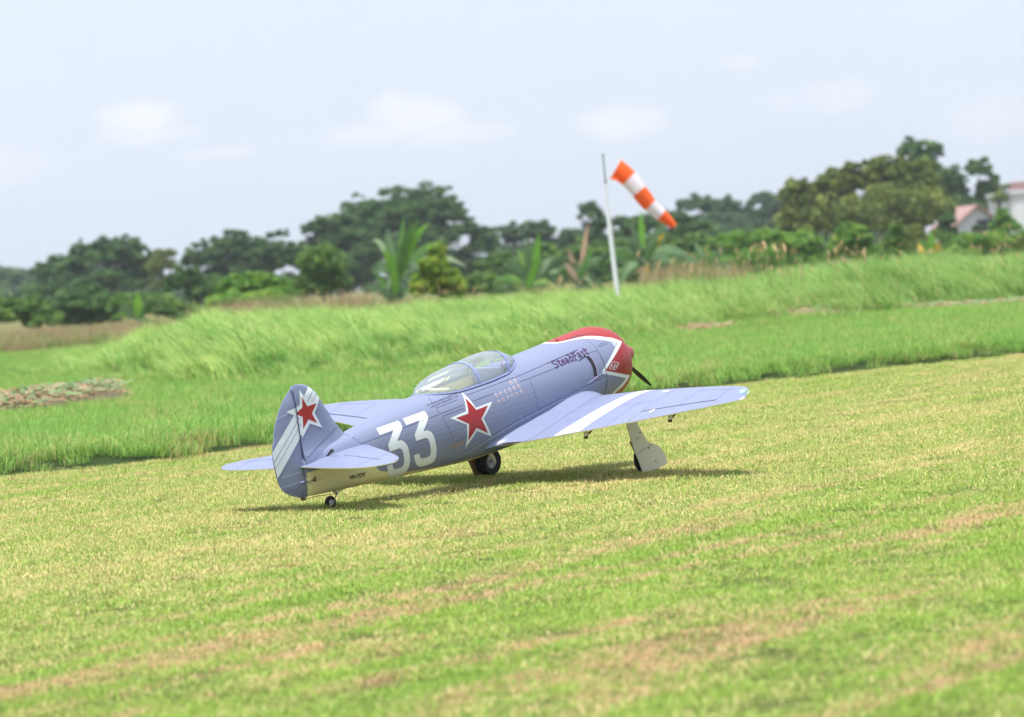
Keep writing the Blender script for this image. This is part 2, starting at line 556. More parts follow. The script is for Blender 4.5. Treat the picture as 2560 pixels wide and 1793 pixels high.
def tall_ok(x, y):
    return y > pl(FRONT, x) + rng.normal(0, .35) and x > pl(LEFT, y) + rng.normal(0.1, .55)


P_ = area_pts(lambda y: -0.175 * y - 1.5, lambda y: 0.175 * y + 1.8, 23.5, 62, lambda y: 26 if y < 40 else 13, tall_ok)


def tall_s(x, y):
    l = smooth01((x - pl(LEFT, y)) / 1.6) * .45 + .55
    f = smooth01((y - pl(FRONT, x)) / 1.5) * .35 + .65
    clump = 0.72 + 0.27 * math.sin(x * 2.1 + y * .6) * math.sin(y * 1.1 - x * .7) + 0.16 * math.sin(x * 5.3 - y * 2.2) * math.sin(y * 2.9 + x * 1.7)
    f *= .70 + .26 * smooth01((x / y - .055) / .05) + .22 * smooth01((-.045 - x / y) / .04)
    return l * f * clump * rng.uniform(0.75, 1.3)


scatter('tall_grass', P_, [tall_s(q[0], q[1]) for q in P_], tal_t, 'tall bright green windblown grass covering the low bank', 8, tilt=0.5)
# dry brown grass behind
bro_t = [tuft('dry_tuft', 60, 0.35, 0.25, 0.62, 0.016, 4, 1.3, M_brown, 80 + s, spread=0.3) for s in range(4)]
P_ = area_pts(lambda y: -0.18 * y - 3, lambda y: 0.18 * y + 3, 58, 88, lambda y: 5.0, lambda x, y: y > 60 + 2.5 * math.sin(x * .7) and rng.uniform() < .8)
scatter('dry_grass', P_, [rng.uniform(.30, .75) if q[0] < -.098 * q[1] else rng.uniform(.8, 1.5) * (.75 + .25 * math.sin(q[0] * 1.9)) * (1 if (-.104 < q[0] / q[1] < -.045 or .045 < q[0] / q[1] < .075) else .55) for q in P_], bro_t, 'dry brown grass field behind the green bank', 9)


# flowering grass stalks
def stalk_tuft(seed, n, hmin, hmax):
    rs = np.random.RandomState(seed); V, Fc, A = [], [], []
    for i in range(n):
        bx, by = rs.normal(0, .12, 2); h = rs.uniform(hmin, hmax); lx, ly = rs.normal(0.10, .10), rs.normal(0, .08)
        head = rs.uniform(0.09, 0.15)
        pts = []
        for k in range(7):
            t = k / 6; pts.append((bx + lx * t * t * h * 1.4, by + ly * t * t * h, h * t))
        for ang in (0, 1.57):
            b = len(V); cx, cy = math.cos(ang), math.sin(ang)
            for p in pts:
                V += [(p[0] - cx * .0025, p[1] - cy * .0025, p[2]), (p[0] + cx * .0025, p[1] + cy * .0025, p[2])]; A += [.0, .0]
            for k in range(6): Fc.append((b + 2 * k, b + 2 * k + 1, b + 2 * k + 3, b + 2 * k + 2))
        tip = pts[-1]
        for ang in (0, 1.05, 2.1):
            b = len(V); cx, cy = math.cos(ang), math.sin(ang)
            for k in range(6):
                t = k / 5; w = 0.011 * math.sin(math.pi * min(1, t * .9 + .12)) + .001
                x_, y_, z_ = tip[0] + (lx * 1.2 + .05) * t * t * head * 3, tip[1], tip[2] + head * (t - .25 * t * t)
                V += [(x_ - cx * w, y_ - cy * w, z_), (x_ + cx * w, y_ + cy * w, z_)]; A += [1.0, 1.0]
            for k in range(5): Fc.append((b + 2 * k, b + 2 * k + 1, b + 2 * k + 3, b + 2 * k + 2))
    return bpy.data.objects.new('stalk_tuft', bulk_mesh('stalk_tuft', V, Fc, 4, M_stalk, {'v': A}))


M_stalk = blade_mat('seed_stalk', lambda T: T.mix(attr(T, 'v'), (0.20, 0.27, 0.09), (0.56, 0.42, 0.24)), 0.3)
stk_t = [stalk_tuft(90 + s, 3, 0.45, 0.72) for s in range(5)]
P_ = []
for _ in range(80):
    y = rng.uniform(30, 50); x = rng.uniform(0.0, 0.18 * y + 1) if rng.uniform() < .9 else rng.uniform(-.12 * y, 0.0)
    if tall_ok(x, y) and x > 0.045 * y - 1.2 * (rng.uniform() < .15): P_.append((x, y, hgt(x, y)))
sc_ = list(rng.uniform(0.7, 0.98, len(P_)))
for _ in range(110):
    y = rng.uniform(46, 58); x = rng.uniform(-.1 * y, .08 * y)
    if tall_ok(x, y): P_.append((x, y, hgt(x, y))); sc_.append(rng.uniform(.45, .72))
for dx, dy, Y in [(1770, 512, 34), (1795, 585, 33.5), (1780, 590, 33.2), (1872, 565, 34), (1812, 590, 34), (1945, 570, 35), (1757, 560, 34), (1868, 600, 33), (1995, 605, 36)]:
    p = at(dx, dy, Y); hh = hgt(p.x, Y)
    P_.append((p.x, Y, hh)); sc_.append((p.z - hh) / 0.72)
scatter('seed_stalks', P_, sc_, stk_t, 'tan feathery seed heads on thin stalks above the tall grass', 12, 'grass')


# cut grass heaps ------------------------------------------------------------------
def heap(name, path, width, height, label, seed, greenish, cat='hay pile'):
    rs = np.random.RandomState(seed)
    V, Fc, A = [], [], []
    n = int(2600 * sum((Vector(a) - Vector(b)).length for a, b in zip(path, path[1:])) * width / 0.5 / 1.0) + 300
    segs = [(Vector(a), Vector(b)) for a, b in zip(path, path[1:])]
    base = segs[0][0]
    core = MB()
    for a, b in segs:
        L = (b - a).length; m = max(3, int(L / 0.15))
        for i in range(m):
            c = a.lerp(b, (i + .5) / m) + Vector((rs.normal(0, .05), rs.normal(0, width * .12)))
            hz = height * rs.uniform(.35, .7); ww = width * rs.uniform(.28, .42)
            ring = []
            prof = [(0, ww), (hz * .45, ww * .85), (hz * .8, ww * .5), (hz, .02)]
            z0 = hgt(c.x, c.y)
            vv, ff = [], []
            for d_, r_ in prof:
                for k in range(10):
                    th = k * .628; rr = r_ * rs.uniform(.8, 1.2)
                    vv.append((c.x + math.cos(th) * rr - base.x, c.y + math.sin(th) * rr - base.y, z0 + d_))
            for q in range(3):
                for k in range(10): ff.append((q * 10 + k, q * 10 + (k + 1) % 10, q * 10 + 10 + (k + 1) % 10, q * 10 + 10 + k))
            core.add(vv, ff)
    for i in range(n):
        a, b = segs[rs.randint(len(segs))]
        c = a.lerp(b, rs.uniform()); off = rs.uniform(-1, 1)
        px, py = c.x + rs.normal(0, .06) - base.x, c.y + off * width * .5 - base.y
        z = hgt(px + base.x, py + base.y) + height * max(0, (1 - off * off)) * rs.uniform(.4, 1.05)
        L = rs.uniform(.04, .13); an = rs.uniform(0, 6.28); el_ = rs.normal(0, .22); w = rs.uniform(.003, .008)
        d = Vector((math.cos(an) * math.cos(el_), math.sin(an) * math.cos(el_), math.sin(el_))); s_ = d.orthogonal().normalized()
        p0 = Vector((px, py, z)); p1 = p0 + d * L * .5 + Vector((0, 0, .01)); p2 = p0 + d * L
        bi = len(V)
        for p, k in ((p0, 1), (p1, 1), (p2, .3)): V += [tuple(p - s_ * w * k), tuple(p + s_ * w * k)]
        up = 1 if rs.uniform() < greenish * (0.15 + 1.0 * max(0, (z - hgt(c.x, c.y)) / height - .25)) + (.25 if off > 0 else 0) else 0
        A += [up * .5 + rs.uniform(0, .5)] * 6
        Fc += [(bi, bi + 1, bi + 3, bi + 2), (bi + 2, bi + 3, bi + 5, bi + 4)]
    root = empty(name, (base.x, base.y, 0), label, cat, 'heaps of cut grass')
    link(bpy.data.objects.new('loose_stems', bulk_mesh('loose_stems', V, Fc, 4, M_heap, {'v': A})), root)
    core.build('heap_core', M_core, root, True)
    return root


M_heap = blade_mat('cut_grass', lambda T: T.mix(T.step(attr(T, 'v'), .46, .54), T.mix(attr(T, 'v'), (0.44, 0.29, 0.18), (0.24, 0.155, 0.095)), T.mix(attr(T, 'v'), (0.30, 0.42, 0.20), (0.16, 0.28, 0.12))), 0.25)
M_core = pmat('heap_core', (0.085, 0.062, 0.035), 0.95, bump=1.0, bscale=14)
heap('grass_heap', [(-4.5, 21.7), (-3.35, 22.3), (-2.95, 23.3)], 1.0, 0.17, 'heap of wilted cut grass at the far left lawn edge', 5, .62)
heap('grass_heap', [(2.7, 32.0), (3.9, 32.6), (5.4, 32.9)], 0.7, 0.08, 'long low windrow of cut grass before the tall grass at far right', 6, .6)
heap('grass_heap', [(1.62, 30.6), (2.0, 30.9)], 0.45, 0.07, 'small brown clump of cut grass between the windrow and the red nose', 7, .15)


# ================================================================== TREES
def leaf_mat(name, a, b, c, transl=0.3):
    def f(T):
        v = attr(T, 'v'); v2 = attr(T, 't')
        col = T.mix(v, a, b)
        return T.mix(T.step(v2, 0.55, 1.0), col, c)
    return blade_mat(name, f, transl, 0.5)


LM = {
    'dark': leaf_mat('leaf_dark', (0.054, 0.120, 0.044), (0.108, 0.208, 0.066), (0.165, 0.285, 0.078)),
    'mid': leaf_mat('leaf_mid', (0.080, 0.165, 0.045), (0.15, 0.27, 0.06), (0.24, 0.37, 0.07)),
    'bright': leaf_mat('leaf_bright', (0.10, 0.24, 0.045), (0.19, 0.37, 0.06), (0.30, 0.47, 0.07)),
    'olive': leaf_mat('leaf_olive', (0.105, 0.155, 0.040), (0.185, 0.245, 0.055), (0.27, 0.33, 0.07)),
    'yellow': leaf_mat('leaf_yellow', (0.14, 0.26, 0.035), (0.28, 0.43, 0.05), (0.46, 0.54, 0.07)),
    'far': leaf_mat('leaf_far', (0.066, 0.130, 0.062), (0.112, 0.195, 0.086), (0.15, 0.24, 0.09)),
}
M_bark = pmat('bark', (0.11, 0.085, 0.06), 0.9, bump=0.6, bscale=8)
trng = np.random.RandomState(21)


def crown_mesh(name, blobs, nleaf, size, mat, rs, clump=0.22, flat=0.6):
    """blobs: (cx,cy,cz,rx,ry,rz) relative; clumps of leaves on and in the blobs"""
    vol = np.array([b[3] * b[5] for b in blobs]); vol = vol / vol.sum()
    V = []; A = []; Tt = []
    per = 110
    nc = max(8, int(nleaf * 4.8) // per); clump = max(clump, .16) * 1.12; size = size * .86
    for i in range(nc):
        b = blobs[rs.choice(len(blobs), p=vol)]
        u = rs.normal(0, 1, 3); u /= np.linalg.norm(u)
        if u[2] < -0.25: u[2] *= -0.6
        r = rs.uniform(0.12, 1.0) ** 0.5
        c = np.array(b[:3]) + u * np.array(b[3:]) * r * rs.uniform(.88, 1.08)
        cr = clump * max(b[3], b[5]) * rs.uniform(.6, 1.35)
        tint = rs.uniform()
        q = rs.normal(0, 1, (per, 3)); q /= np.linalg.norm(q, axis=1)[:, None]
        q *= (rs.uniform(0.2, 1.0, (per, 1)) ** 0.5) * cr; q[:, 2] *= flat
        P = c + q
        n1 = rs.normal(0, 1, (per, 3)); n1[:, 2] *= .55; n1 /= np.linalg.norm(n1, axis=1)[:, None]
        n2 = np.cross(n1, rs.normal(0, 1, (per, 3))); n2 /= np.linalg.norm(n2, axis=1)[:, None]
        s = size * rs.uniform(.6, 1.4, (per, 1))
        V.append(np.stack([P - n1 * s, P - n2 * s * .5, P + n1 * s, P + n2 * s * .5], 1).reshape(-1, 3))
        A.append(np.repeat(rs.uniform(0, 1, per), 4)); Tt.append(np.full(per * 4, tint * .8) + np.repeat(rs.uniform(0, .2, per), 4))
    V = np.concatenate(V); A = np.concatenate(A); Tt = np.concatenate(Tt)
    Fc = np.arange(len(V)).reshape(-1, 4)
    return bulk_mesh(name, V, Fc, 4, mat, {'v': A, 't': Tt})


def tree(name, Y, blobs_d, mat, label, cat='tree', group='trees beyond the grass', leaf=0.16, nleaf=6000, trunk=True, clump=0.22, flat=0.6, spikes=0):
    """blobs_d: (x, y, rx, ry) in display pixels at depth Y"""
    k = 1.11498 / F_PX * Y
    cx = sum(b[0] for b in blobs_d) / len(blobs_d)
    base = at(cx, 640, Y); base.z = 0.02
    bl = []
    for (x, y, rx, ry) in blobs_d:
        p = at(x, y, Y)
        bl.append((p.x - base.x, trng.normal(0, rx * k * .15), p.z, rx * k, rx * k * .8, ry * k))
    root = empty(name, base, label, cat, group)
    if spikes:
        b0 = bl[:]
        for _ in range(spikes):
            b = b0[trng.randint(len(b0))]; th = trng.uniform(-.15, 1) * math.pi if False else trng.uniform(0.05, .95) * math.pi
            bl.append((b[0] + math.cos(th) * b[3] * 1.0, b[1], b[2] + math.sin(th) * b[5] * 1.0, b[3] * .16, b[4] * .2, b[5] * .14))
    me = crown_mesh('crown', bl, nleaf, leaf, LM[mat], trng, clump, flat)
    link(bpy.data.objects.new('crown', me), root)
    if trunk:
        mb = MB()
        top = max(bl, key=lambda b: b[2] * b[5])
        zc = max(0.5, top[2])
        mb.tube([(0, 0, -.1), (.05, 0, zc * .35), (top[0] * .3, 0, zc * .65), (top[0] * .7, top[1], zc)], [zc * .045, zc * .036, zc * .026, zc * .012], 8)
        for b in bl[:7]:
            mb.tube([(top[0] * .15, 0, zc * .38), (b[0] * .5, b[1] * .5, zc * .55 + b[2] * .1), (b[0], b[1], b[2])], [zc * .022, zc * .015, zc * .005], 6)
        mb.build('trunk', M_bark, root, True)
    return root


# far hazy trees at the left edge
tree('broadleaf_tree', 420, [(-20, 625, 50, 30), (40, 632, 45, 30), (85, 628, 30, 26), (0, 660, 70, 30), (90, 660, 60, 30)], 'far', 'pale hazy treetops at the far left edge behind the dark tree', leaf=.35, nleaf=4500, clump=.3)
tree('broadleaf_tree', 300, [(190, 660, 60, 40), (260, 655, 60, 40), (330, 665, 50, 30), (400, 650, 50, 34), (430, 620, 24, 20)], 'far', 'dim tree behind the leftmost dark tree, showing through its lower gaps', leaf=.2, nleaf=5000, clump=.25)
tree('rain_tree', 232, [(120, 615, 55, 40), (200, 590, 60, 50), (280, 580, 55, 50), (235, 560, 45, 28), (300, 620, 60, 36), (160, 645, 70, 30), (335, 600, 35, 36), (225, 635, 90, 32), (130, 655, 80, 30), (310, 640, 50, 26)], 'dark',
     'dark airy tree with ragged top, leftmost of the large trees', leaf=.15, nleaf=15000, spikes=9, clump=.2, flat=.5)
tree('sparse_tree', 215, [(365, 600, 26, 40), (352, 645, 24, 24), (385, 575, 14, 26)], 'olive', 'thin see-through tree at the right flank of the leftmost dark tree', leaf=.12, nleaf=1000, clump=.35)
tree('rain_tree', 236, [(455, 590, 50, 50), (520, 560, 55, 46), (590, 580, 60, 50), (650, 590, 45, 55), (540, 610, 90, 45), (470, 640, 70, 30), (620, 530, 30, 18)], 'dark',
     'dark spreading tree between the leftmost dark tree and the tallest dome', leaf=.15, nleaf=13500, spikes=8, clump=.19, flat=.45)
tree('rain_tree', 245, [(740, 560, 75, 75), (820, 520, 95, 80), (905, 490, 95, 75), (960, 480, 80, 65), (1005, 500, 55, 55), (900, 560, 140, 90), (720, 515, 50, 35), (780, 620, 90, 60), (1040, 600, 60, 50)], 'dark',
     'tallest dome-shaped dark green tree left of centre', leaf=.15, nleaf=27000, spikes=10, clump=.13, flat=.42)
tree('broadleaf_tree', 252, [(1050, 525, 45, 34), (1085, 560, 38, 55), (1060, 620, 60, 40), (1010, 585, 30, 30)], 'dark', 'dark tree on the right flank of the tall dome', leaf=.15, nleaf=6000, spikes=3, clump=.22, flat=.45)
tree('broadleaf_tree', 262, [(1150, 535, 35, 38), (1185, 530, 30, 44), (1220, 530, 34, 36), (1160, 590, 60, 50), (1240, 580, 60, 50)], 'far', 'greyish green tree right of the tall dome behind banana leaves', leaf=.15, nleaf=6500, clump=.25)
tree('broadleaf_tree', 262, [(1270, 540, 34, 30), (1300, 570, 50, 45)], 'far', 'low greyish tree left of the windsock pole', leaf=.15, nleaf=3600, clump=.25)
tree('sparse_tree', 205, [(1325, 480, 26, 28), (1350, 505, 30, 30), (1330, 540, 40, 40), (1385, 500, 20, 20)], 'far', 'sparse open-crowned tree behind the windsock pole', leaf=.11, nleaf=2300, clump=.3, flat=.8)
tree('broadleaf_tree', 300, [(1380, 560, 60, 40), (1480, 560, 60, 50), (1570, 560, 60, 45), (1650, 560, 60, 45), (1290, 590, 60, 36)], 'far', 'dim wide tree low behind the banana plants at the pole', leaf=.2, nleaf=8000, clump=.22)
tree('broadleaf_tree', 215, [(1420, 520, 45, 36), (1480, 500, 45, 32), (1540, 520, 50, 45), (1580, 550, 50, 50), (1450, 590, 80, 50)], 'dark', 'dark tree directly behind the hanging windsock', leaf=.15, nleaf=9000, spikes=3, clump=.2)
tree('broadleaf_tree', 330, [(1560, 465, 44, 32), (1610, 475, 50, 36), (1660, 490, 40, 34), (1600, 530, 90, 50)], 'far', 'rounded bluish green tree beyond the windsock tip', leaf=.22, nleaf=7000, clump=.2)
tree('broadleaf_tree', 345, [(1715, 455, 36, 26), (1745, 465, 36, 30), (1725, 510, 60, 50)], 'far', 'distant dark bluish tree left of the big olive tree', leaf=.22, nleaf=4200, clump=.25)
tree('broadleaf_tree', 185, [(1790, 455, 48, 52), (1860, 430, 45, 52), (1915, 415, 32, 50), (1985, 405, 58, 60), (2050, 420, 60, 62), (1850, 500, 110, 55), (1980, 490, 130, 65), (2095, 480, 40, 60), (2010, 375, 26, 26), (1905, 380, 22, 20)], 'olive',
     'big olive brown leafy tree, the widest crown on the right', leaf=.14, nleaf=33000, spikes=8, clump=.13, flat=.85)
tree('broadleaf_tree', 240, [(2045, 345, 32, 34), (2088, 345, 24, 30), (2065, 385, 50, 35), (2100, 420, 34, 36)], 'dark', 'dark treetop rising highest behind the big olive tree', leaf=.15, nleaf=4600, spikes=4, clump=.25, flat=.8)
tree('broadleaf_tree', 238, [(2130, 420, 34, 60), (2195, 385, 30, 36), (2220, 430, 28, 44), (2165, 470, 80, 36), (2120, 470, 45, 60), (2230, 480, 26, 30)], 'dark', 'dark tall tree with sky gaps behind the pink roofed house', leaf=.15, nleaf=7500, spikes=4, clump=.2, flat=.8)
tree('sparse_tree', 225, [(2248, 425, 14, 32), (2240, 450, 18, 26)], 'olive', 'thin half bare tree at the right of the dark tall tree', leaf=.10, nleaf=450, clump=.35)

G2 = 'bushes at the foot of the trees'
bush = lambda *a, **k: tree(*a, cat='bush', group=G2, **k)
bush('bush', 118, [(15, 710, 55, 40), (70, 700, 42, 36), (100, 725, 45, 30)], 'mid', 'olive green bush at the bottom left edge', leaf=.09, nleaf=5500, trunk=True)
bush('bush', 135, [(160, 690, 50, 40), (215, 685, 55, 42), (190, 720, 70, 25)], 'dark', 'dark rounded bush second from the left edge', leaf=.09, nleaf=6000)
bush('bush', 132, [(290, 685, 50, 30), (345, 690, 60, 32), (400, 705, 50, 28)], 'mid', 'mid green bush row under the thin see-through tree', leaf=.09, nleaf=6000)
bush('bush', 150, [(415, 640, 45, 40), (470, 660, 50, 40)], 'dark', 'dark bush below the left dark spreading tree', leaf=.10, nleaf=4500)
bush('bush', 112, [(530, 650, 45, 34), (580, 645, 50, 34), (625, 660, 42, 34), (560, 680, 90, 24)], 'bright', 'broad bright green bush below the dark spreading tree', leaf=.08, nleaf=8000, clump=.2)
bush('small_tree', 120, [(705, 600, 30, 44), (735, 605, 34, 50), (755, 640, 28, 34), (690, 650, 40, 34)], 'mid', 'soft light green small tree before the left of the tall dome', leaf=.08, nleaf=6000, clump=.3, flat=.9)
bush('shrub', 92, [(980, 575, 24, 30), (975, 605, 38, 36), (995, 640, 44, 36), (955, 650, 34, 40), (1015, 665, 30, 22)], 'yellow', 'yellow tipped cone shaped shrub right of the upright banana leaves', leaf=.07, nleaf=6500, clump=.2, flat=.9)
bush('bush', 130, [(1080, 650, 50, 34), (1140, 655, 50, 30)], 'mid', 'dull green bush right of the yellow tipped shrub', leaf=.09, nleaf=5000)
bush('bush', 165, [(1120, 600, 50, 40), (1220, 590, 55, 45), (1310, 585, 55, 45), (1400, 575, 55, 45)], 'mid', 'mid green thicket rising behind the brown leaved banana plant', leaf=.10, nleaf=9000, clump=.18)
bush('bush', 165, [(1490, 570, 55, 45), (1570, 565, 50, 45), (1640, 565, 40, 40)], 'mid', 'mid green thicket under the windsock tip', leaf=.10, nleaf=7500, clump=.18)
bush('bush', 150, [(1180, 620, 60, 40), (1260, 620, 70, 45), (1340, 620, 60, 45)], 'dark', 'dark undergrowth bush left of the windsock pole', leaf=.10, nleaf=7500)
bush('bush', 150, [(1430, 620, 60, 45), (1510, 620, 60, 45), (1600, 610, 60, 45), (1660, 620, 50, 34)], 'dark', 'dark undergrowth bush right of the windsock pole', leaf=.10, nleaf=9000)
bush('bush', 138, [(1655, 550, 50, 34), (1720, 545, 60, 34), (1790, 555, 55, 38), (1700, 590, 120, 36), (1810, 590, 50, 34)], 'bright', 'long bright green thicket left of the round bush', leaf=.09, nleaf=11000, clump=.18)
bush('bush', 122, [(1905, 545, 50, 40), (1880, 575, 36, 36), (1945, 575, 40, 34), (1920, 525, 30, 22)], 'bright', 'round bright green bush below the big olive tree', leaf=.075, nleaf=8500, clump=.18)
bush('bush', 105, [(2008, 525, 16, 26), (2005, 555, 28, 30), (2005, 580, 38, 26)], 'mid', 'narrow pointed dark green bush right of the round bright bush', leaf=.07, nleaf=3800, clump=.25)
bush('bush', 150, [(2060, 560, 36, 30), (2050, 530, 26, 26)], 'olive', 'dull brownish scrub left of the house front', leaf=.08, nleaf=2500, clump=.35)
bush('bush', 140, [(2180, 548, 50, 26), (2240, 548, 55, 26), (2300, 545, 40, 26), (2150, 570, 60, 22)], 'bright', 'bright green hedge below the pink roofed house', leaf=.08, nleaf=7000, clump=.2)
bush('bush', 160, [(2085, 540, 26, 26), (2120, 548, 30, 24), (2100, 565, 50, 18)], 'mid', 'mid green bush behind the banana plant with orange leaves', leaf=.08, nleaf=4500, clump=.25)
bush('bush', 150, [(2225, 566, 50, 16), (2290, 560, 50, 18)], 'mid', 'low green bush row at the right edge below the hedge', leaf=.08, nleaf=4500, clump=.25)
bush('small_tree', 176, [(2124, 500, 15, 26), (2118, 520, 22, 22), (2132, 522, 13, 16)], 'dark', 'dark small tree hiding the left roof edge of the house', leaf=.09, nleaf=2600, clump=.3)
bush('small_tree', 178, [(2248, 490, 18, 28), (2262, 515, 26, 26), (2240, 520, 24, 22)], 'bright', 'pale green small tree between the house and the white building', leaf=.10, nleaf=2600, clump=.3)
bush('bush', 172, [(2188, 513, 9, 9), (2192, 520, 10, 8)], 'dark', 'small dark bush touching the grey gable wall', leaf=.06, nleaf=700, clump=.4)


# far undergrowth that reads as one mass between and behind the trunks
ub = []
for i in range(46):
    dx = -80 + i * 55; hy = 709 - 0.0758 * dx
    Y = 285 + 15 * math.sin(i * 2.3); p = at(dx, hy - 30 - 14 * math.sin(i * 1.7) - 10 * math.sin(i * .6), Y)
    ub.append((p.x, Y, p.z * .5, 1.9, 1.5, p.z * .75))
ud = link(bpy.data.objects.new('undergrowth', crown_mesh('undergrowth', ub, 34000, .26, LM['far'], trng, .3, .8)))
tag(ud, 'dim far undergrowth closing the gaps behind all the tree trunks', 'undergrowth', kind='stuff')

# ---------------------------------------------------------------- banana plants
M_ban = leaf_mat('banana_leaf', (0.07, 0.17, 0.045), (0.12, 0.26, 0.06), (0.19, 0.36, 0.07), .4)
M_banp = leaf_mat('banana_leaf_pale', (0.13, 0.33, 0.04), (0.19, 0.43, 0.05), (0.24, 0.50, 0.06), .45)
M_band = leaf_mat('banana_leaf_dusky', (0.08, 0.165, 0.075), (0.14, 0.24, 0.11), (0.27, 0.36, 0.22), .3)
M_bany = leaf_mat('banana_leaf_dry', (0.62, 0.38, 0.04), (0.78, 0.50, 0.06), (0.66, 0.42, 0.08), .3)
M_banb = leaf_mat('banana_leaf_brown', (0.42, 0.28, 0.20), (0.34, 0.22, 0.15), (0.5, 0.36, 0.26), .2)
M_bstem = pmat('banana_stem', (0.27, 0.20, 0.12), 0.8, bump=.5, bscale=5)


def banana(Y, bx, by, leaves, label, stem=None):
    """leaves: (tipx, tipy, width_px, droop_px, material) in display pixels, from the crown point (bx,by)"""
    k = 1.11498 / F_PX * Y
    c = at(bx, by, Y)
    root = empty('banana_plant', (c.x, c.y, 0.02), label, 'banana plant', 'banana plants before the trees')
    mb = MB()
    sx = stem[0] if stem else bx
    foot = at(sx, 660, Y)
    mb.tube([(foot.x - c.x, 0, 0), ((foot.x - c.x) * .5, 0, c.z * .5), (0, 0, c.z)], [.17, .14, .09], 10)
    mb.build('stem', M_bstem if stem else M_band, root, True)
    leaves = list(leaves) + [(bx + trng.uniform(-75, 75), by + trng.uniform(-45, 45), trng.uniform(8, 14), trng.uniform(14, 36), M_band if trng.uniform() < .75 else M_ban) for _ in range(11)]
    for li, (tx, ty, wpx, droop, mat) in enumerate(leaves):
        tp = at(tx, ty, Y); a = Vector((0, 0, c.z)); d = Vector((tp.x - c.x, 0, tp.z)) - a
        dy = trng.uniform(-.4, .4) * d.length
        V, Fc, A = [], [], []
        n = 14; w = min(wpx, 20) * k * 1.12
        side = Vector((d.z, 0, -d.x)).normalized()
        ya = trng.uniform(-.5, .5)
        for i in range(n + 1):
            t = i / n
            p = a + d * t + Vector((0, dy * t, 0)) + Vector((0, 0, droop * k * 4 * t * (1 - t)))
            ww = 0.02 + w * .5 * (math.sin(math.pi * min(1, max(0, (t - .12) / .88)) ** .75) if t > .12 else 0)
            rag = (1 - .25 * trng.uniform()) if 2 < i < n else 1
            s2 = (side * math.cos(ya) + Vector((0, math.sin(ya), 0)))
            V += [p - s2 * ww * rag + Vector((0, 0, -.15 * ww)), p, p + s2 * ww * (1 - .25 * trng.uniform()) + Vector((0, 0, -.15 * ww))]
            t_ = trng.uniform(0, .7); A += [t_, .9, t_]
        for i in range(n):
            for q in (0, 1): Fc.append((i * 3 + q, i * 3 + q + 1, i * 3 + q + 4, i * 3 + q + 3))
        me = bulk_mesh('leaf', [tuple(v) for v in V], Fc, 4, mat, {'v': A, 't': [trng.uniform()] * len(A)})
        link(bpy.data.objects.new('leaf', me), root)
    return root


banana(96, 893, 640, [(868, 512, 14, 4, M_band), (905, 490, 22, 2, M_ban), (925, 495, 20, 4, M_ban), (940, 492, 18, 8, M_ban), (962, 505, 16, 26, M_banp), (835, 540, 12, 30, M_band),
                      (990, 545, 16, 26, M_ban), (1045, 600, 18, 40, M_band), (862, 560, 22, 8, M_banp), (985, 610, 20, 24, M_band), (830, 600, 14, 24, M_band), (870, 600, 14, 16, M_ban)],
       'big banana plant with upright leaves left of the yellow tipped shrub')
banana(96, 890, 688, [(882, 570, 16, 6, M_banp), (868, 545, 10, 4, M_ban), (800, 655, 16, 24, M_band), (835, 600, 14, 2, M_ban), (945, 650, 16, 20, M_band)],
       'young banana plant with one pale leaf at the foot of the big one')
banana(100, 1440, 600, [(1438, 475, 14, 2, M_banp), (1412, 495, 14, 14, M_band), (1500, 505, 16, 24, M_band), (1478, 540, 20, 12, M_ban), (1350, 605, 24, 34, M_ban), (1378, 560, 14, 12, M_band),
                        (1560, 590, 26, 36, M_band), (1530, 620, 20, 34, M_band), (1452, 590, 16, -28, M_bany), (1490, 525, 16, 6, M_bany), (1390, 650, 20, 30, M_band)],
       'banana plant with bare brown trunk and a yellow hanging leaf beside the pole', stem=(1446,))
banana(98, 1195, 645, [(1208, 525, 18, 2, M_banp), (1182, 530, 12, 8, M_band), (1160, 560, 10, 8, M_ban), (1240, 580, 14, 14, M_band), (1130, 600, 14, 20, M_band), (1255, 640, 16, 24, M_band), (1175, 545, 14, 4, M_band)],
       'banana plant with one pale upright leaf left of the pole')
banana(94, 1180, 668, [(1205, 578, 18, 3, M_banp), (1140, 620, 12, 12, M_ban), (1235, 640, 14, 12, M_band), (1110, 650, 14, 16, M_band)],
       'low banana plant with a leaning pale leaf left of the pole')
banana(104, 1300, 640, [(1318, 505, 9, 6, M_banb), (1275, 560, 9, 4, M_banb), (1345, 580, 14, 18, M_band), (1240, 620, 18, 26, M_band), (1350, 655, 18, 30, M_band), (1210, 660, 18, 30, M_band), (1265, 590, 14, 6, M_banb), (1330, 560, 14, 14, M_ban)],
       'banana plant with brown withered leaves just left of the pole')
banana(106, 1590, 620, [(1560, 545, 14, 6, M_band), (1585, 540, 16, 4, M_ban), (1622, 550, 12, 10, M_band), (1650, 590, 16, 22, M_band), (1535, 600, 16, 24, M_band), (1668, 625, 16, 24, M_band), (1552, 565, 18, 5, M_ban)],
       'dusky banana clump below the tip of the windsock')
banana(92, 308, 722, [(312, 660, 17, 2, M_banp), (292, 672, 10, 4, M_banb), (330, 690, 12, 8, M_ban), (270, 695, 12, 10, M_band)],
       'small banana plant with one bright leaf in the brown grass at left')
banana(118, 2085, 590, [(2062, 550, 20, 10, M_bany), (2118, 572, 20, 26, M_bany), (2085, 520, 16, 4, M_banp), (2140, 560, 18, 10, M_ban), (2040, 580, 16, 14, M_band), (2150, 540, 10, 8, M_ban)],
       'banana plant with orange withered leaves below the house')


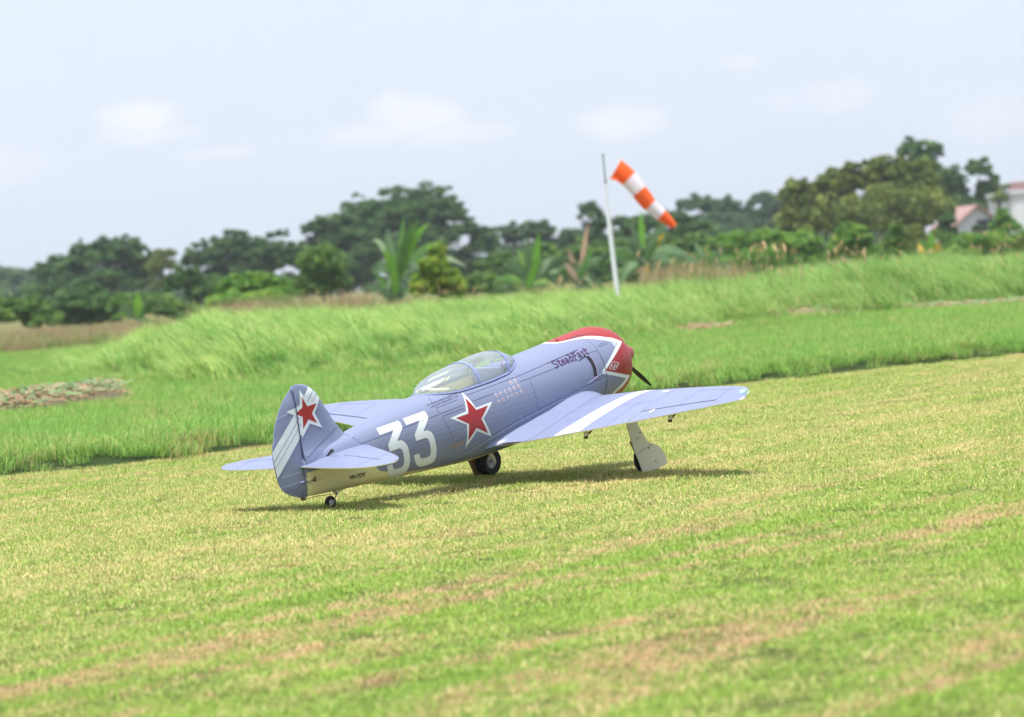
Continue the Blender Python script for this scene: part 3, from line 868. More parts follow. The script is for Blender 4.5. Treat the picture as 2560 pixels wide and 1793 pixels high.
# ---------------------------------------------------------------- buildings
M_wallg = pmat('grey_plaster', (0.56, 0.58, 0.66), 0.9, bscale=1.2)
M_roofp = pmat('pink_tiles', (0.30, 0.185, 0.175), 0.8, bump=.5, bscale=6)
M_whitew = pmat('white_plaster', (0.62, 0.64, 0.68), 0.85, bscale=.8)
M_dark = pmat('dark_opening', (0.03, 0.035, 0.04), 0.4)


def house():
    Y = 205
    p0, p1 = at(2146, 520, Y), at(2240, 520, Y)
    apex = at(2188, 465, Y); eave = at(2240, 497, Y)
    cx = (p0.x + p1.x) / 2; hw = (p1.x - p0.x) / 2; ze, za = eave.z, apex.z
    root = empty('house', (cx, Y, 0.02), 'grey gabled house with pinkish tiled roof at the right', 'house')
    mb = MB()
    D = 6.0
    V = [(-hw, 0, 0), (hw, 0, 0), (hw, 0, ze), (0, 0, za), (-hw, 0, ze)]
    V += [(x, D, z) for x, y, z in V]
    mb.add(V, [(0, 1, 2, 3, 4), (9, 8, 7, 6, 5), (0, 5, 6, 1), (1, 6, 7, 2), (4, 9, 5, 0)])
    mb.build('wall', M_wallg, root)
    r = MB(); sl = (za - ze) / hw
    for s in (-1, 1):
        r.prism([(0, za + .16), (s * (hw + .5), ze - sl * .5 + .16), (s * (hw + .5), ze - sl * .5 + .04), (0, za + .04)], D + 0.7, lambda a, b, t: (a, t - 0.35, b))
    rf = r.build('roof', M_roofp, root)
    mb = MB()
    mb.box((hw * .35, -.04, 1.5), (1.0, .1, 1.3)); mb.build('window', M_dark, root)
    root.rotation_euler.z = rad(5)


house()


def white_block():
    Y = 225
    a, b = at(2268, 520, Y), at(2268, 436, Y)
    root = empty('white_building', (a.x, Y, 0.02), 'tall plain white building cut off by the right picture edge', 'building')
    mb = MB(); mb.box((5, 5, b.z / 2), (10, 10, b.z)); mb.build('wall', M_whitew, root)
    mb = MB(); mb.box((5, 5, b.z + .12), (10.3, 10.3, .24)); mb.build('parapet', M_whitew, root)
    mb = MB(); mb.box((1.2, 1.5, b.z + .55), (1.6, 1.6, .6)); mb.build('water_tank', M_roofp, root, bevel=.05)
    for zz in (2.2, 5.0):
        for xx in (2.0, 5.0, 8.0):
            w = MB(); w.box((xx, -.03, zz), (1.0, .1, 1.3)); w.build('window', M_dark, root)


white_block()


# ---------------------------------------------------------------- windsock
M_orange = pmat('orange_cloth', (0.95, 0.16, 0.03), 0.8, bscale=20)
M_wcloth = pmat('white_cloth', (0.84, 0.82, 0.92), 0.8, bscale=20)
for m_ in (M_orange, M_wcloth):
    T = NT(m_.node_tree); b = T.n['Principled BSDF']; o_ = T.n['Material Output']
    t = T.node('ShaderNodeBsdfTranslucent'); T.l.new(b.inputs['Base Color'].links[0].from_socket, t.inputs[0])
    mx = T.node('ShaderNodeMixShader'); mx.inputs[0].default_value = .4
    T.l.new(b.outputs[0], mx.inputs[1]); T.l.new(t.outputs[0], mx.inputs[2]); T.l.new(mx.outputs[0], o_.inputs[0])
M_polew = pmat('pole_white', (0.70, 0.70, 0.74), 0.5, bscale=8)
M_poled = pmat('pole_dark', (0.13, 0.17, 0.15), 0.5)


def windsock():
    Y = 38.0
    zz = lambda a, b: ((1180 + a * .27875) / 1.11498, (360 + b * .27875) / 1.11498)
    P = lambda a, b, dy=0: at(*zz(a, b), Y) + Vector((0, dy, 0))
    foot = P(1312, 1400); g = hgt(foot.x, Y); top = P(1196, 330); tip = P(1176, 112)
    dirp = (foot - top).normalized(); foot = foot + dirp * ((foot.z - g) / -dirp.z + .05)
    root = empty('windsock_pole', (foot.x, Y, g), 'thin white pole leaning left with a dark top standing in the tall grass', 'pole')
    o = Vector((foot.x, Y, g))
    mb = MB(); mid = P(1222, 640)
    mb.tube([foot - o, mid - o], [.031, .028], 14); mb.build('lower_tube', M_polew, root, True)
    mb = MB(); mb.tube([mid - o - dirp * -.02, top - o], [.017, .014], 12); mb.build('upper_tube', M_polew, root, True)
    mb = MB(); mb.tube([top - o, tip - o], [.009, .009], 8); mb.tube([tip - o - dirp * .0, tip - o - dirp * .03], [.016, .012], 8)
    mb.tube([top - o, top - o + dirp * .03], [.016, .016], 8); mb.build('swivel_rod', M_poled, root, True)
    # sock
    ax = [(1283, 228), (1345, 262), (1402, 310), (1450, 365), (1500, 425), (1545, 478), (1592, 540), (1640, 585), (1690, 628), (1745, 672), (1815, 742)]
    wd = [196, 176, 160, 152, 146, 140, 130, 122, 112, 96, 62]
    tcut = {0: 'o', 1: 'o', 2: 'w', 3: 'w', 4: 'o', 5: 'o', 6: 'w', 7: 'w', 8: 'o', 9: 'o'}
    pts = [P(*q) for q in ax]; k = .27875 / F_PX * Y
    # finer resample
    n = 40; nv = 24
    c0 = pts[0]
    sroot = empty('windsock', c0, 'orange and white banded windsock drooping to the right from the pole', 'windsock')
    def samp(t):
        x = t * (len(pts) - 1); i = min(int(x), len(pts) - 2); f = x - i
        return pts[i].lerp(pts[i + 1], f), wd[i] + (wd[i + 1] - wd[i]) * f
    bands = [(0, .205, M_orange, 'orange_band'), (.205, .40, M_wcloth, 'white_band'), (.40, .62, M_orange, 'orange_band'), (.62, .82, M_wcloth, 'white_band'), (.82, 1.0, M_orange, 'orange_band')]
    rs = random.Random(4)
    ph = [rs.uniform(0, 6) for _ in range(4)]
    for a, b, m, nm in bands:
        V, Fc = [], []; mm = 9
        for i in range(mm):
            t = a + (b - a) * i / (mm - 1)
            c, w = samp(t); c2, _ = samp(min(1, t + .02)); c1, _ = samp(max(0, t - .02))
            d = (c2 - c1).normalized(); s = Vector((0, 1, 0)); u = d.cross(s).normalized()
            for q in range(nv):
                th = 2 * math.pi * q / nv
                r = w * k / 2 * (1 + .08 * math.sin(3 * th + ph[0] + 5 * t) * (.3 + t) + .05 * math.sin(7 * th + ph[1] + 9 * t) * t + .03 * math.sin(23 * t + 2 * th + ph[2]))
                V.append(c + (u * math.cos(th) * r + s * math.sin(th) * r * .8) - c0)
        for i in range(mm - 1):
            for q in range(nv): Fc.append((i * nv + q, i * nv + (q + 1) % nv, (i + 1) * nv + (q + 1) % nv, (i + 1) * nv + q))
        mesh_obj(nm, V, Fc, m, sroot, True)
    mb = MB(); c, w = samp(0); d = (samp(.02)[0] - c).normalized(); s = Vector((0, 1, 0)); u = d.cross(s).normalized(); ring = []
    for q in range(25):
        th = 2 * math.pi * q / 24; ring.append((u * math.cos(th) + s * .8 * math.sin(th)) * w * k / 2)
    mb.tube(ring, .004, 6, False)
    for q in (0, 6, 12, 18): mb.tube([ring[q], top - c0], .0012, 4)
    mb.build('mouth_ring', M_polew, sroot, True)


windsock()
# thin air haze over the whole scene
mb = MB(); mb.box((0, 1900, 99), (7800, 4400, 202))
hz = mb.build('haze', None)
hm = bpy.data.materials.new('haze_air'); hm.use_nodes = True; T = NT(hm.node_tree); T.n.clear()
pv = T.node('ShaderNodeVolumePrincipled'); pv.inputs['Color'].default_value = (.86, .93, 1.0, 1); pv.inputs['Density'].default_value = 0.00030; pv.inputs['Anisotropy'].default_value = 0.2
T.l.new(pv.outputs[0], T.node('ShaderNodeOutputMaterial').inputs['Volume'])
hz.data.materials.clear(); hz.data.materials.append(hm)
tag(hz, 'thin pale haze softening the far trees', 'haze', kind='stuff')

# ================================================================== AEROPLANE
# local frame: x forward from the rudder post, y to port, z up from the thrust line
PX, PY, PZ, YAW, NOSEUP = -0.74323, 10.9006, 0.14158, 0.83253, 0.1606
Rx = Matrix.Rotation(0.0021, 4, 'X'); Ry = Matrix.Rotation(-NOSEUP, 4, 'Y'); Rz = Matrix.Rotation(YAW, 4, 'Z')
PM = Matrix.Translation((PX, PY, PZ)) @ Rz @ Ry @ Rx
plane = empty('model_aeroplane', (0, 0, 0), 'blue grey model fighter aeroplane with red nose and white number 33 parked on the lawn', 'model aeroplane')
# the Empty stands on the ground below the wing; its parts keep the aeroplane's own frame
ORG = Vector((PM @ Vector((0.8, 0, 0)))); ORG.z = 0
plane.matrix_world = Matrix.Translation(ORG) @ Rz @ Ry @ Rx
FR = empty('airframe_tmp', (0, 0, 0)); bpy.data.objects.remove(FR)
OFF = plane.matrix_world.inverted() @ PM      # aeroplane frame -> empty's frame (a pure shift)
SH = OFF.translation

ST = [(0.0, .045, -.087, .024, 2.6), (.15, .067, -.104, .052, 2.4), (.27, .083, -.117, .070, 2.3), (.40, .100, -.130, .088, 2.3), (.60, .117, -.150, .113, 2.3),
      (.80, .125, -.168, .131, 2.3), (1.0, .130, -.171, .141, 2.25), (1.15, .134, -.170, .145, 2.2), (1.38, .142, -.162, .149, 2.1), (1.50, .1475, -.151, .150, 2.05), (1.58, .1487, -.1487, .1487, 2.0)]
CW = [(1.58, .1487), (1.592, .1468), (1.605, .1437), (1.618, .1405), (1.63, .137), (1.64, .1328), (1.65, .128), (1.658, .1226), (1.665, .1172), (1.672, .1105), (1.678, .1035), (1.684, .0955), (1.688, .088)]


def cub(xs, ys, x):
    """smooth (Catmull-Rom) interpolation"""
    n = len(xs)
    if x <= xs[0]: return ys[0]
    if x >= xs[-1]: return ys[-1]
    i = max(j for j in range(n - 1) if xs[j] <= x)
    h = xs[i + 1] - xs[i]; t = (x - xs[i]) / h
    m0 = (ys[i + 1] - ys[i - 1]) / (xs[i + 1] - xs[i - 1]) if i > 0 else (ys[1] - ys[0]) / (xs[1] - xs[0])
    m1 = (ys[i + 2] - ys[i]) / (xs[i + 2] - xs[i]) if i + 2 < n else (ys[-1] - ys[-2]) / (xs[-1] - xs[-2])
    t2, t3 = t * t, t * t * t
    return (2 * t3 - 3 * t2 + 1) * ys[i] + (t3 - 2 * t2 + t) * h * m0 + (-2 * t3 + 3 * t2) * ys[i + 1] + (t3 - t2) * h * m1


_X = [s[0] for s in ST]


def fsec(x):
    if x > 1.58:
        r = pl(CW, x); return r, -r, r, 2.0
    return tuple(cub(_X, [s[k] for s in ST], x) for k in (1, 2, 3, 4))


def halfw(x, z):
    zt, zb, w, n = fsec(x); zc, hh = (zt + zb) / 2, (zt - zb) / 2
    q = min(abs((z - zc) / hh), 1)
    return w * (1 - q ** n) ** (1 / n)


def fpt(x, th):
    zt, zb, w, n = fsec(x); zc, hh = (zt + zb) / 2, (zt - zb) / 2
    s, c = math.sin(th), math.cos(th)
    return Vector((x, w * math.copysign(abs(s) ** (2 / n), s), zc + hh * math.copysign(abs(c) ** (2 / n), c)))


# nose paint boundary: x of blue/white and white/red edges against angle from the top (degrees)
BL = [(0, 1.335), (12, 1.345), (18, 1.36), (22, 1.411), (29, 1.457), (36, 1.492), (44.5, 1.528), (58, 1.592), (89, 1.438), (113, 1.592), (136, 1.50), (158, 1.42), (180, 1.34)]
RL = [(0, 1.352), (12, 1.362), (17, 1.378), (21, 1.432), (26.5, 1.483), (34, 1.521), (42, 1.556), (56.5, 1.632), (88.5, 1.466), (113.5, 1.632), (138, 1.523), (158, 1.45), (180, 1.37)]
CREAM = [(0.0, -.004), (.10, -.006), (.20, -.02), (.265, -.046), (.285, -.060), (.303, -.077), (.343, -.0915), (.441, -.117), (.611, -.141), (.804, -.156), (.95, -.163), (1.2, -.165), (1.35, -.166), (1.6, -.2)]


def paint(name, lower=True):
    """aeroplane paint: blue grey with cream belly, white zigzag and red nose, from stored distances"""
    m = bpy.data.materials.new(name); m.use_nodes = True
    T = NT(m.node_tree); b = T.n['Principled BSDF']
    b.inputs['Roughness'].default_value = 0.42; b.inputs['Specular IOR Level'].default_value = 0.45
    tcn = T.node('ShaderNodeTexCoord')
    n = T.noise(tcn.outputs['Object'], 9, 5)
    blue = T.mix(n, BLUE1, BLUE2)
    c = T.mix(T.step(attr(T, 'bel'), -.0008, .0008), CREAMC, blue)
    c = T.mix(T.step(attr(T, 'pb'), -.0008, .0008), c, WHITE)
    c = T.mix(T.step(attr(T, 'pr'), -.0008, .0008), c, REDC)
    T.l.new(c, b.inputs['Base Color'])
    # faint fabric stringers on the rear fuselage
    wv = T.math('SINE', T.math('MULTIPLY', attr(T, 'thd'), 0.42))
    wv = T.math('MULTIPLY', T.math('POWER', T.math('ABSOLUTE', wv), 6.0), T.math('MULTIPLY', attr(T, 'str'), 1.0))
    hh = T.math('ADD', wv, T.math('MULTIPLY', T.noise(tcn.outputs['Object'], 35, 3), .12))
    bp = T.node('ShaderNodeBump'); bp.inputs['Strength'].default_value = 0.07; bp.inputs['Distance'].default_value = 0.003
    T.l.new(hh, bp.inputs['Height']); T.l.new(bp.outputs[0], b.inputs['Normal'])
    return m


BLUE1, BLUE2 = (0.164, 0.189, 0.298), (0.184, 0.212, 0.334)
CREAMC, WHITE, REDC = (0.68, 0.62, 0.36), (0.62, 0.67, 0.72), (0.28, 0.024, 0.022)
M_paint = paint('fuselage_paint')
M_blue = pmat('blue_grey_paint', (0.180, 0.208, 0.330), 0.42, bscale=9)
M_cream = pmat('cream_paint', CREAMC, 0.5, bscale=9)
M_creamd = pmat('cream_metal', (0.60, 0.59, 0.46), 0.45, bscale=9)
M_white = pmat('white_film', WHITE, 0.4, bscale=9)
M_red = pmat('red_film', (0.31, 0.011, 0.011), 0.38, bscale=9)
M_redc = pmat('red_paint', REDC, 0.38, bscale=9)
M_line = pmat('panel_line', (0.055, 0.050, 0.115), 0.7)
M_lineh = pmat('panel_highlight', (0.40, 0.44, 0.66), 0.5)
M_rivet = pmat('rivet', (0.26, 0.29, 0.50), 0.35)
M_black = pmat('black', (0.012, 0.012, 0.014), 0.6)
M_rubber = pmat('tyre_rubber', (0.010, 0.010, 0.012), 0.75, bump=.3, bscale=90)
M_rim = pmat('rim_plastic', (0.52, 0.53, 0.56), 0.4)
M_steel = pmat('steel', (0.45, 0.45, 0.46), 0.3, metal=.9)
M_maroon = pmat('maroon_film', (0.26, 0.035, 0.06), 0.5)
M_purple = pmat('purple_film', (0.045, 0.030, 0.11), 0.5)
M_gold = pmat('gold_film', (0.42, 0.24, 0.05), 0.5)
M_ink = pmat('black_ink', (0.015, 0.013, 0.012), 0.5)
M_doorshade = pmat('door_shade_brown', (0.36, 0.22, 0.13), 0.7, bump=.2, bscale=30)  # brown for the port door: shade on its inner face put into the colour
M_bronze = pmat('bronze_fitting', (0.10, 0.085, 0.05), 0.4, metal=.5)


def pp(v): return Vector(v) + SH


def padd(name, mb, mat, parent=None, smooth=False, bevel=0):
    mb.v = [p + SH for p in mb.v]
    return mb.build(name, mat, parent or plane, smooth, bevel)


def grid_obj(name, rows, mats, parent=None, closed=True, caps=(False, False), attrs=None, fm=None, smooth=True):
    n = len(rows[0]); V = [p + SH for r in rows for p in r]; Fc = []
    for i in range(len(rows) - 1):
        for k in range(n if closed else n - 1):
            Fc.append((i * n + k, i * n + (k + 1) % n, (i + 1) * n + (k + 1) % n, (i + 1) * n + k))
    if caps[0]: Fc.append(tuple(range(n))[::-1])
    if caps[1]: Fc.append(tuple((len(rows) - 1) * n + k for k in range(n)))
    o = mesh_obj(name, V, Fc, mats, parent or plane, smooth, attrs=attrs)
    if fm:
        o.data.polygons.foreach_set('material_index', [fm(i, [V[j] - SH for j in f]) for i, f in enumerate(Fc)])
    bm = bmesh.new(); bm.from_mesh(o.data); bmesh.ops.recalc_face_normals(bm, faces=bm.faces[:]); bm.to_mesh(o.data); bm.free()
    if smooth:
        try: o.data.set_sharp_from_angle(angle=rad(45))
        except Exception: pass
    return o


def paint_attrs(pts):
    bel, pb, pr, thd, st_ = [], [], [], [], []
    for p in pts:
        zt, zb, w, n = fsec(p.x); th = math.degrees(math.atan2(abs(p.y) / max(w, .01), (p.z - (zt + zb) / 2) / ((zt - zb) / 2)))
        bel.append(max(-.02, min(.02, p.z - pl(CREAM, p.x)))); pb.append(max(-.05, min(.05, p.x - pl(BL, th)))); pr.append(max(-.05, min(.05, p.x - pl(RL, th))))
        thd.append(th); st_.append(smooth01((p.x - .35) / .1) * smooth01((1.25 - p.x) / .25) * smooth01((th - 70) / 12) * smooth01((150 - th) / 15))
    return {'bel': bel, 'pb': pb, 'pr': pr, 'thd': thd, 'str': st_}


# canopy outline on the fuselage: half width of the opening
CB = [(.607, 0.0), (.625, .030), (.66, .058), (.70, .074), (.75, .085), (.84, .092), (.91, .095), (.99, .094), (1.02, .090), (1.05, .080), (1.08, .064), (1.10, .046), (1.118, .0)]
CT = [(.607, .117), (.62, .127), (.656, .149), (.69, .163), (.724, .172), (.788, .180), (.845, .184), (.915, .189), (.979, .192), (1.02, .189), (1.048, .182), (1.075, .170), (1.10, .152), (1.118, .134)]


def ftop(x, y):
    zt, zb, w, n = fsec(x); zc, hh = (zt + zb) / 2, (zt - zb) / 2
    q = min(abs(y / w), 1); return zc + hh * (1 - q ** n) ** (1 / n)


# fuselage shell (cockpit opening left out of the grid)
NX, NT_ = 150, 120
xs_ = [1.47 * i / (NX - 1) for i in range(NX)]
rows = [[fpt(x, 2 * math.pi * k / NT_) for k in range(NT_)] for x in xs_]
flat = [p for r in rows for p in r]
V = [p + SH for p in flat]; Fc = []
for i in range(NX - 1):
    for k in range(NT_):
        q = (i * NT_ + k, i * NT_ + (k + 1) % NT_, (i + 1) * NT_ + (k + 1) % NT_, (i + 1) * NT_ + k)
        c = sum((flat[j] for j in q), Vector()) / 4
        if c.z > .06 and .63 < c.x < 1.07 and abs(c.y) < pl(CB, c.x) - .012: continue
        Fc.append(q)
Fc.append(tuple(range(NT_))[::-1])
fus = mesh_obj('fuselage', V, Fc, M_paint, plane, True, attrs=paint_attrs(flat))

# cowling
cx_ = [1.47, 1.50, 1.53, 1.56, 1.58, 1.586, 1.592, 1.598, 1.605, 1.612, 1.618, 1.624, 1.63, 1.635, 1.64, 1.645, 1.65, 1.654, 1.658, 1.665, 1.672, 1.678, 1.684, 1.688]
rows = [[fpt(x, 2 * math.pi * k / 180) * 1 + Vector((0, 0, 0)) for k in range(180)] for x in cx_]
for i, x in enumerate(cx_):
    if i == 0: rows[0] = [Vector((p.x + .0015, p.y, p.z)) for p in rows[0]]
for x, r in ((1.686, .080), (1.674, .073), (1.63, .070)):
    rows.append([Vector((x, r * math.sin(2 * math.pi * k / 180), r * math.cos(2 * math.pi * k / 180))) for k in range(180)])
cowl = grid_obj('cowling', rows, M_paint, attrs=paint_attrs([p for r in rows for p in r]))
mb = MB(); mb.lathe((1.635, 0, 0), (1, 0, 0), [(0, .0), (0, .069)], 32); padd('intake', mb, M_black, cowl)
mb = MB()
for k in range(9):
    a = 2 * math.pi * k / 9; mb.lathe((1.64, .047 * math.sin(a), .047 * math.cos(a)), (0, math.sin(a), math.cos(a)), [(-.012, .009), (.014, .009), (.014, .006)], 10)
padd('cylinder_ring', mb, M_steel, cowl)

# spinner and propeller
mb = MB(); mb.lathe((0, 0, 0), (1, 0, 0), [(1.68, .0), (1.68, .049), (1.705, .0495), (1.735, .0465), (1.757, .041), (1.777, .033), (1.794, .0235), (1.807, .012), (1.813, .0)], 40)
spin = padd('spinner', mb, M_redc, None, True)
prop = empty('propeller', (1.725, 0, 0)); prop.parent = plane; prop.location = pp((1.725, 0, 0))
for s in (1, -1):
    d = Vector((0, -.76 * s, -.65 * s)).normalized(); q = Vector((1, 0, 0)).cross(d)
    rows = []
    for i in range(15):
        t = i / 14; r = .03 + .15 * t
        ch = .042 * math.sin(math.pi * (.16 + .80 * t)) + .004; tw = rad(48 - 30 * t)
        ring = []
        for k in range(12):
            a = 2 * math.pi * k / 12
            u, w_ = math.cos(a) * ch / 2, math.sin(a) * (.0045 - .003 * t)
            ring.append(d * r + q * (u * math.cos(tw) - w_ * math.sin(tw)) + Vector((1, 0, 0)) * (u * math.sin(tw) + w_ * math.cos(tw)))
        rows.append(ring)
    Vv = [p for r in rows for p in r]; Fb = [(i * 12 + k, i * 12 + (k + 1) % 12, (i + 1) * 12 + (k + 1) % 12, (i + 1) * 12 + k) for i in range(14) for k in range(12)]
    Fb.append(tuple(14 * 12 + k for k in range(12)))
    mesh_obj('blade', Vv, Fb, M_black, prop, True)

# ---------------------------------------------------------- wings
YS = [0.0, .13, .2, .3, .4, .5, .6, .7, .8, .85, .9, .94, .98, 1.01, 1.035, 1.052, 1.064, 1.071]
LEx = [(0, 1.44), (.13, 1.43), (.37, 1.405), (.58, 1.355), (.8, 1.285), (.9, 1.25), (.98, 1.215), (1.02, 1.19), (1.05, 1.16), (1.064, 1.14), (1.071, 1.12)]
TEx = [(0, .86), (.13, .875), (.34, .895), (.52, .93), (.71, .985), (.85, 1.025), (.93, 1.045), (.98, 1.06), (1.02, 1.075), (1.05, 1.09), (1.064, 1.10), (1.071, 1.112)]
THK = [(0, .070), (.4, .052), (.8, .034), (.95, .022), (1.03, .012), (1.06, .006), (1.071, .003)]
DI = .088


def wsec(y):
    y = abs(y)
    return cub(*zip(*LEx), y), cub(*zip(*TEx), y), -.116 + DI * y, -.146 + (DI + .006) * y, pl(THK, y)


def naca(u):
    return max(0, (1.4845 * math.sqrt(max(u, 0)) - .63 * u - 1.758 * u * u + 1.4215 * u ** 3 - .5075 * u ** 4)) / .5 / 1.0


def wpt(y, u, side):
    xl, xt, zl, zt, th = wsec(y)
    x = xl + (xt - xl) * u; z = zl + (zt - zl) * u
    t = th * naca(u) * .5
    z += (t * 1.25 + .0012) if side > 0 else -(t * .75 + .0012)
    return Vector((x, y, z))


def wtop(x, y):
    xl, xt, zl, zt, th = wsec(y)
    u = min(1, max(0, (x - xl) / (xt - xl)))
    return wpt(y, u, 1).z


HG = .775
AIL = (.645, .955)


def wing_seg(y0, y1, u0, u1, sgn, defl=0.0, nm=None):
    ys = sorted(set([y0, y1] + [y for y in YS if y0 < y < y1] + [y0 + (y1 - y0) * i / 6 for i in range(1, 6)]))
    us = [u0 + (u1 - u0) * (1 - math.cos(math.pi * i / 22)) / 2 for i in range(23)] if u0 == 0 else [u0 + (u1 - u0) * i / 6 for i in range(7)]
    rows = []
    for y in ys:
        r = [wpt(y * sgn, u, 1) for u in us] + [wpt(y * sgn, u, -1) for u in us[::-1]]
        if u0 == 0: r = r[:-1]
        if defl:
            xl, xt, zl, zt, th = wsec(y); hx, hz = xl + (xt - xl) * u0, zl + (zt - zl) * u0
            c, s = math.cos(defl), math.sin(defl)
            r = [Vector((hx + (p.x - hx) * c - (p.z - hz) * s, p.y, hz + (p.x - hx) * s + (p.z - hz) * c)) for p in r]
        rows.append(r)
    return rows


def wing_rows_add(mb, rows):
    n = len(rows[0]); V = [p for r in rows for p in r]
    Fc = [(i * n + k, i * n + (k + 1) % n, (i + 1) * n + (k + 1) % n, (i + 1) * n + k) for i in range(len(rows) - 1) for k in range(n)]
    Fc += [tuple(range(n))[::-1], tuple((len(rows) - 1) * n + k for k in range(n))]
    mb.add(V, Fc)


def two_tone(o, thr=0.12):
    o.data.materials.append(M_cream)
    for p in o.data.polygons:
        p.material_index = 0 if p.normal.z > thr else 1


wings = {}
for sgn in (-1, 1):
    mb = MB()
    wing_rows_add(mb, wing_seg(0.05, AIL[0] - .0015, 0, 1, sgn))
    wing_rows_add(mb, wing_seg(AIL[0] - .0015, AIL[1] + .0015, 0, HG - .006, sgn))
    wing_rows_add(mb, wing_seg(AIL[1] + .0015, 1.071, 0, 1, sgn))
    o = padd('wing', mb, M_blue, None, True); two_tone(o); wings[sgn] = o
    mb = MB(); wing_rows_add(mb, wing_seg(AIL[0], AIL[1], HG, 1, sgn, rad(-6) if sgn > 0 else rad(1.2)))
    a = padd('aileron', mb, M_blue, o, True); two_tone(a)
    # horns, fittings
    for yy in (.46, .78):
        mb = MB(); xl, xt, zl, zt, th = wsec(yy); x0 = xt + .035; z0 = zt - .006
        mb.box((x0, sgn * yy, z0 - .008), (.014, .010, .014))
        padd('control_horn', mb, M_creamd, o)
        mb = MB(); mb.tube([(x0 - .004, sgn * yy, z0 - .018), (x0 + .035, sgn * yy, z0 - .002)], [.0045, .003], 8); mb.lathe((x0 - .004, sgn * yy, z0 - .020), (0, 1, 0), [(-.005, .006), (.005, .006)], 10)
        padd('pushrod', mb, M_bronze, o, True)
# fillets
FIL = [(.785, -.150, .06), (.80, -.128, .085), (.83, -.112, .10), (.89, -.097, .115), (.95, -.088, .12), (1.01, -.081, .12), (1.075, -.073, .115), (1.137, -.066, .108), (1.19, -.056, .098), (1.235, -.048, .088), (1.28, -.044, .078), (1.32, -.043, .068), (1.355, -.047, .058), (1.385, -.055, .048), (1.41, -.066, .040), (1.43, -.083, .034), (1.438, -.100, .030), (1.44, -.122, .028)]
for sgn in (-1, 1):
    rows = []
    for (x, z, wd_) in FIL:
        hw = halfw(x, z) - .001
        yw = hw + wd_
        xw = max(x, wsec(yw)[1] + .002)
        xw = min(xw, wsec(yw)[0] - .006)
        zw = wtop(xw, yw) + .0008
        A_, C_ = Vector((x, sgn * hw, z)), Vector((xw, sgn * yw, zw))
        B_ = Vector(((x + xw) / 2, sgn * (hw + .022), zw + (z - zw) * .18))
        rows.append([A_ * (1 - t) ** 2 + B_ * 2 * t * (1 - t) + C_ * t * t for t in [i / 10 for i in range(11)]])
    grid_obj('wing_fillet', rows, M_blue, None, closed=False)

mb = MB()
for i in range(8):
    pass
M_nav = bpy.data.materials.new('nav_light'); M_nav.use_nodes = True
_b = M_nav.node_tree.nodes['Principled BSDF']; _b.inputs['Base Color'].default_value = (.10, .75, .45, 1); _b.inputs['Roughness'].default_value = .12
_b.inputs['Emission Color'].default_value = (.35, 1, .65, 1); _b.inputs['Emission Strength'].default_value = .9
mb = MB(); c = Vector((1.145, -1.048, wtop(1.13, -1.045) - .002))
mb.lathe(c, (0.35, -.9, .1), [(-.018, .0095), (-.008, .0095), (0, .0085), (.008, .006), (.013, .0)], 16)
padd('navigation_light', mb, M_nav, wings[-1], True)

# ---------------------------------------------------------- tail
def lens_rows(outline, zs, thick, side_axis='fin'):
    pass


FLE = [(.06, .250), (.085, .224), (.114, .204), (.140, .188), (.166, .176), (.191, .162), (.217, .149), (.246, .134), (.262, .121), (.274, .106), (.284, .088), (.290, .072), (.294, .058)]
FTE = [(-.09, .0), (.0, .003), (.10, .010), (.20, .0155), (.284, .019), (.296, .030)]
RTE = [(-.0885, -.010), (-.084, -.030), (-.080, -.040), (-.073, -.058), (-.066, -.072), (-.054, -.090), (-.042, -.103), (-.028, -.111), (-.013, -.118), (.013, -.1215), (.057, -.1222), (.076, -.122), (.122, -.1115), (.126, -.1040), (.15, -.0965), (.185, -.081), (.205, -.067), (.223, -.054), (.241, -.038), (.258, -.020), (.270, -.004), (.280, .010), (.284, .017)]


def plate(rows_def, mat, name, parent=None):
    """rows_def: (z, x_front, x_rear, half thickness, nose(bool)) -> closed aerofoil-like plate in x-z"""
    rows = []
    N = 12
    for z, xf, xr, ht, nose in rows_def:
        up = []
        for i in range(N + 1):
            u = i / N
            if nose: s = min(1, (math.sqrt(u) * 1.9)) * (1 - .0 * u) if u < .3 else 1 - (u - .3) * .25
            else: s = 1 - u ** 1.5 * .86
            up.append((xf + (xr - xf) * u, ht * s))
        rows.append([Vector((x, t, z)) for x, t in up] + [Vector((x, -t, z)) for x, t in up[::-1]])
    return grid_obj(name, rows, mat, parent, caps=(True, True))


zs = [.02, .04, .06, .07, .085, .10, .12, .14, .166, .191, .217, .235, .246, .255, .262, .268, .274, .279, .284, .288, .291, .2935]
fin = plate([(z, pl(FLE, z) if z >= .06 else .25, pl(FTE, z) + .001, (.0125 - .02 * max(0, z - .1) * .2) * (1 if z < .25 else max(.15, math.sqrt(max(0, (.296 - z) / .046)))) + .020 * math.exp(-max(0, z - .04) / .028), True) for z in zs], M_blue, 'fin')
zr = [-.0885, -.087, -.084, -.080, -.073, -.066, -.054, -.042, -.028, -.013, .013, .035, .057, .076, .10, .119, .123, .127, .15, .185, .205, .223, .241, .258, .270, .278, .2825]
rudder = plate([(z, pl(FTE, z) - .0022, pl(RTE, z), .0115 * (1 if z < .24 else max(.2, (.29 - z) / .05)) * (1 if z > -.06 else max(.3, (z + .092) / .032)), False) for z in zr], M_blue, 'rudder')
mb = MB(); mb.tube([(.0065, 0, .02), (.016, 0, .278)], .0022, 8)
for z in (.05, .145, .225): mb.box((pl(FTE, z) - .0005, 0, z), (.006, .014, .006))
padd('rudder_hinge', mb, M_line, rudder)

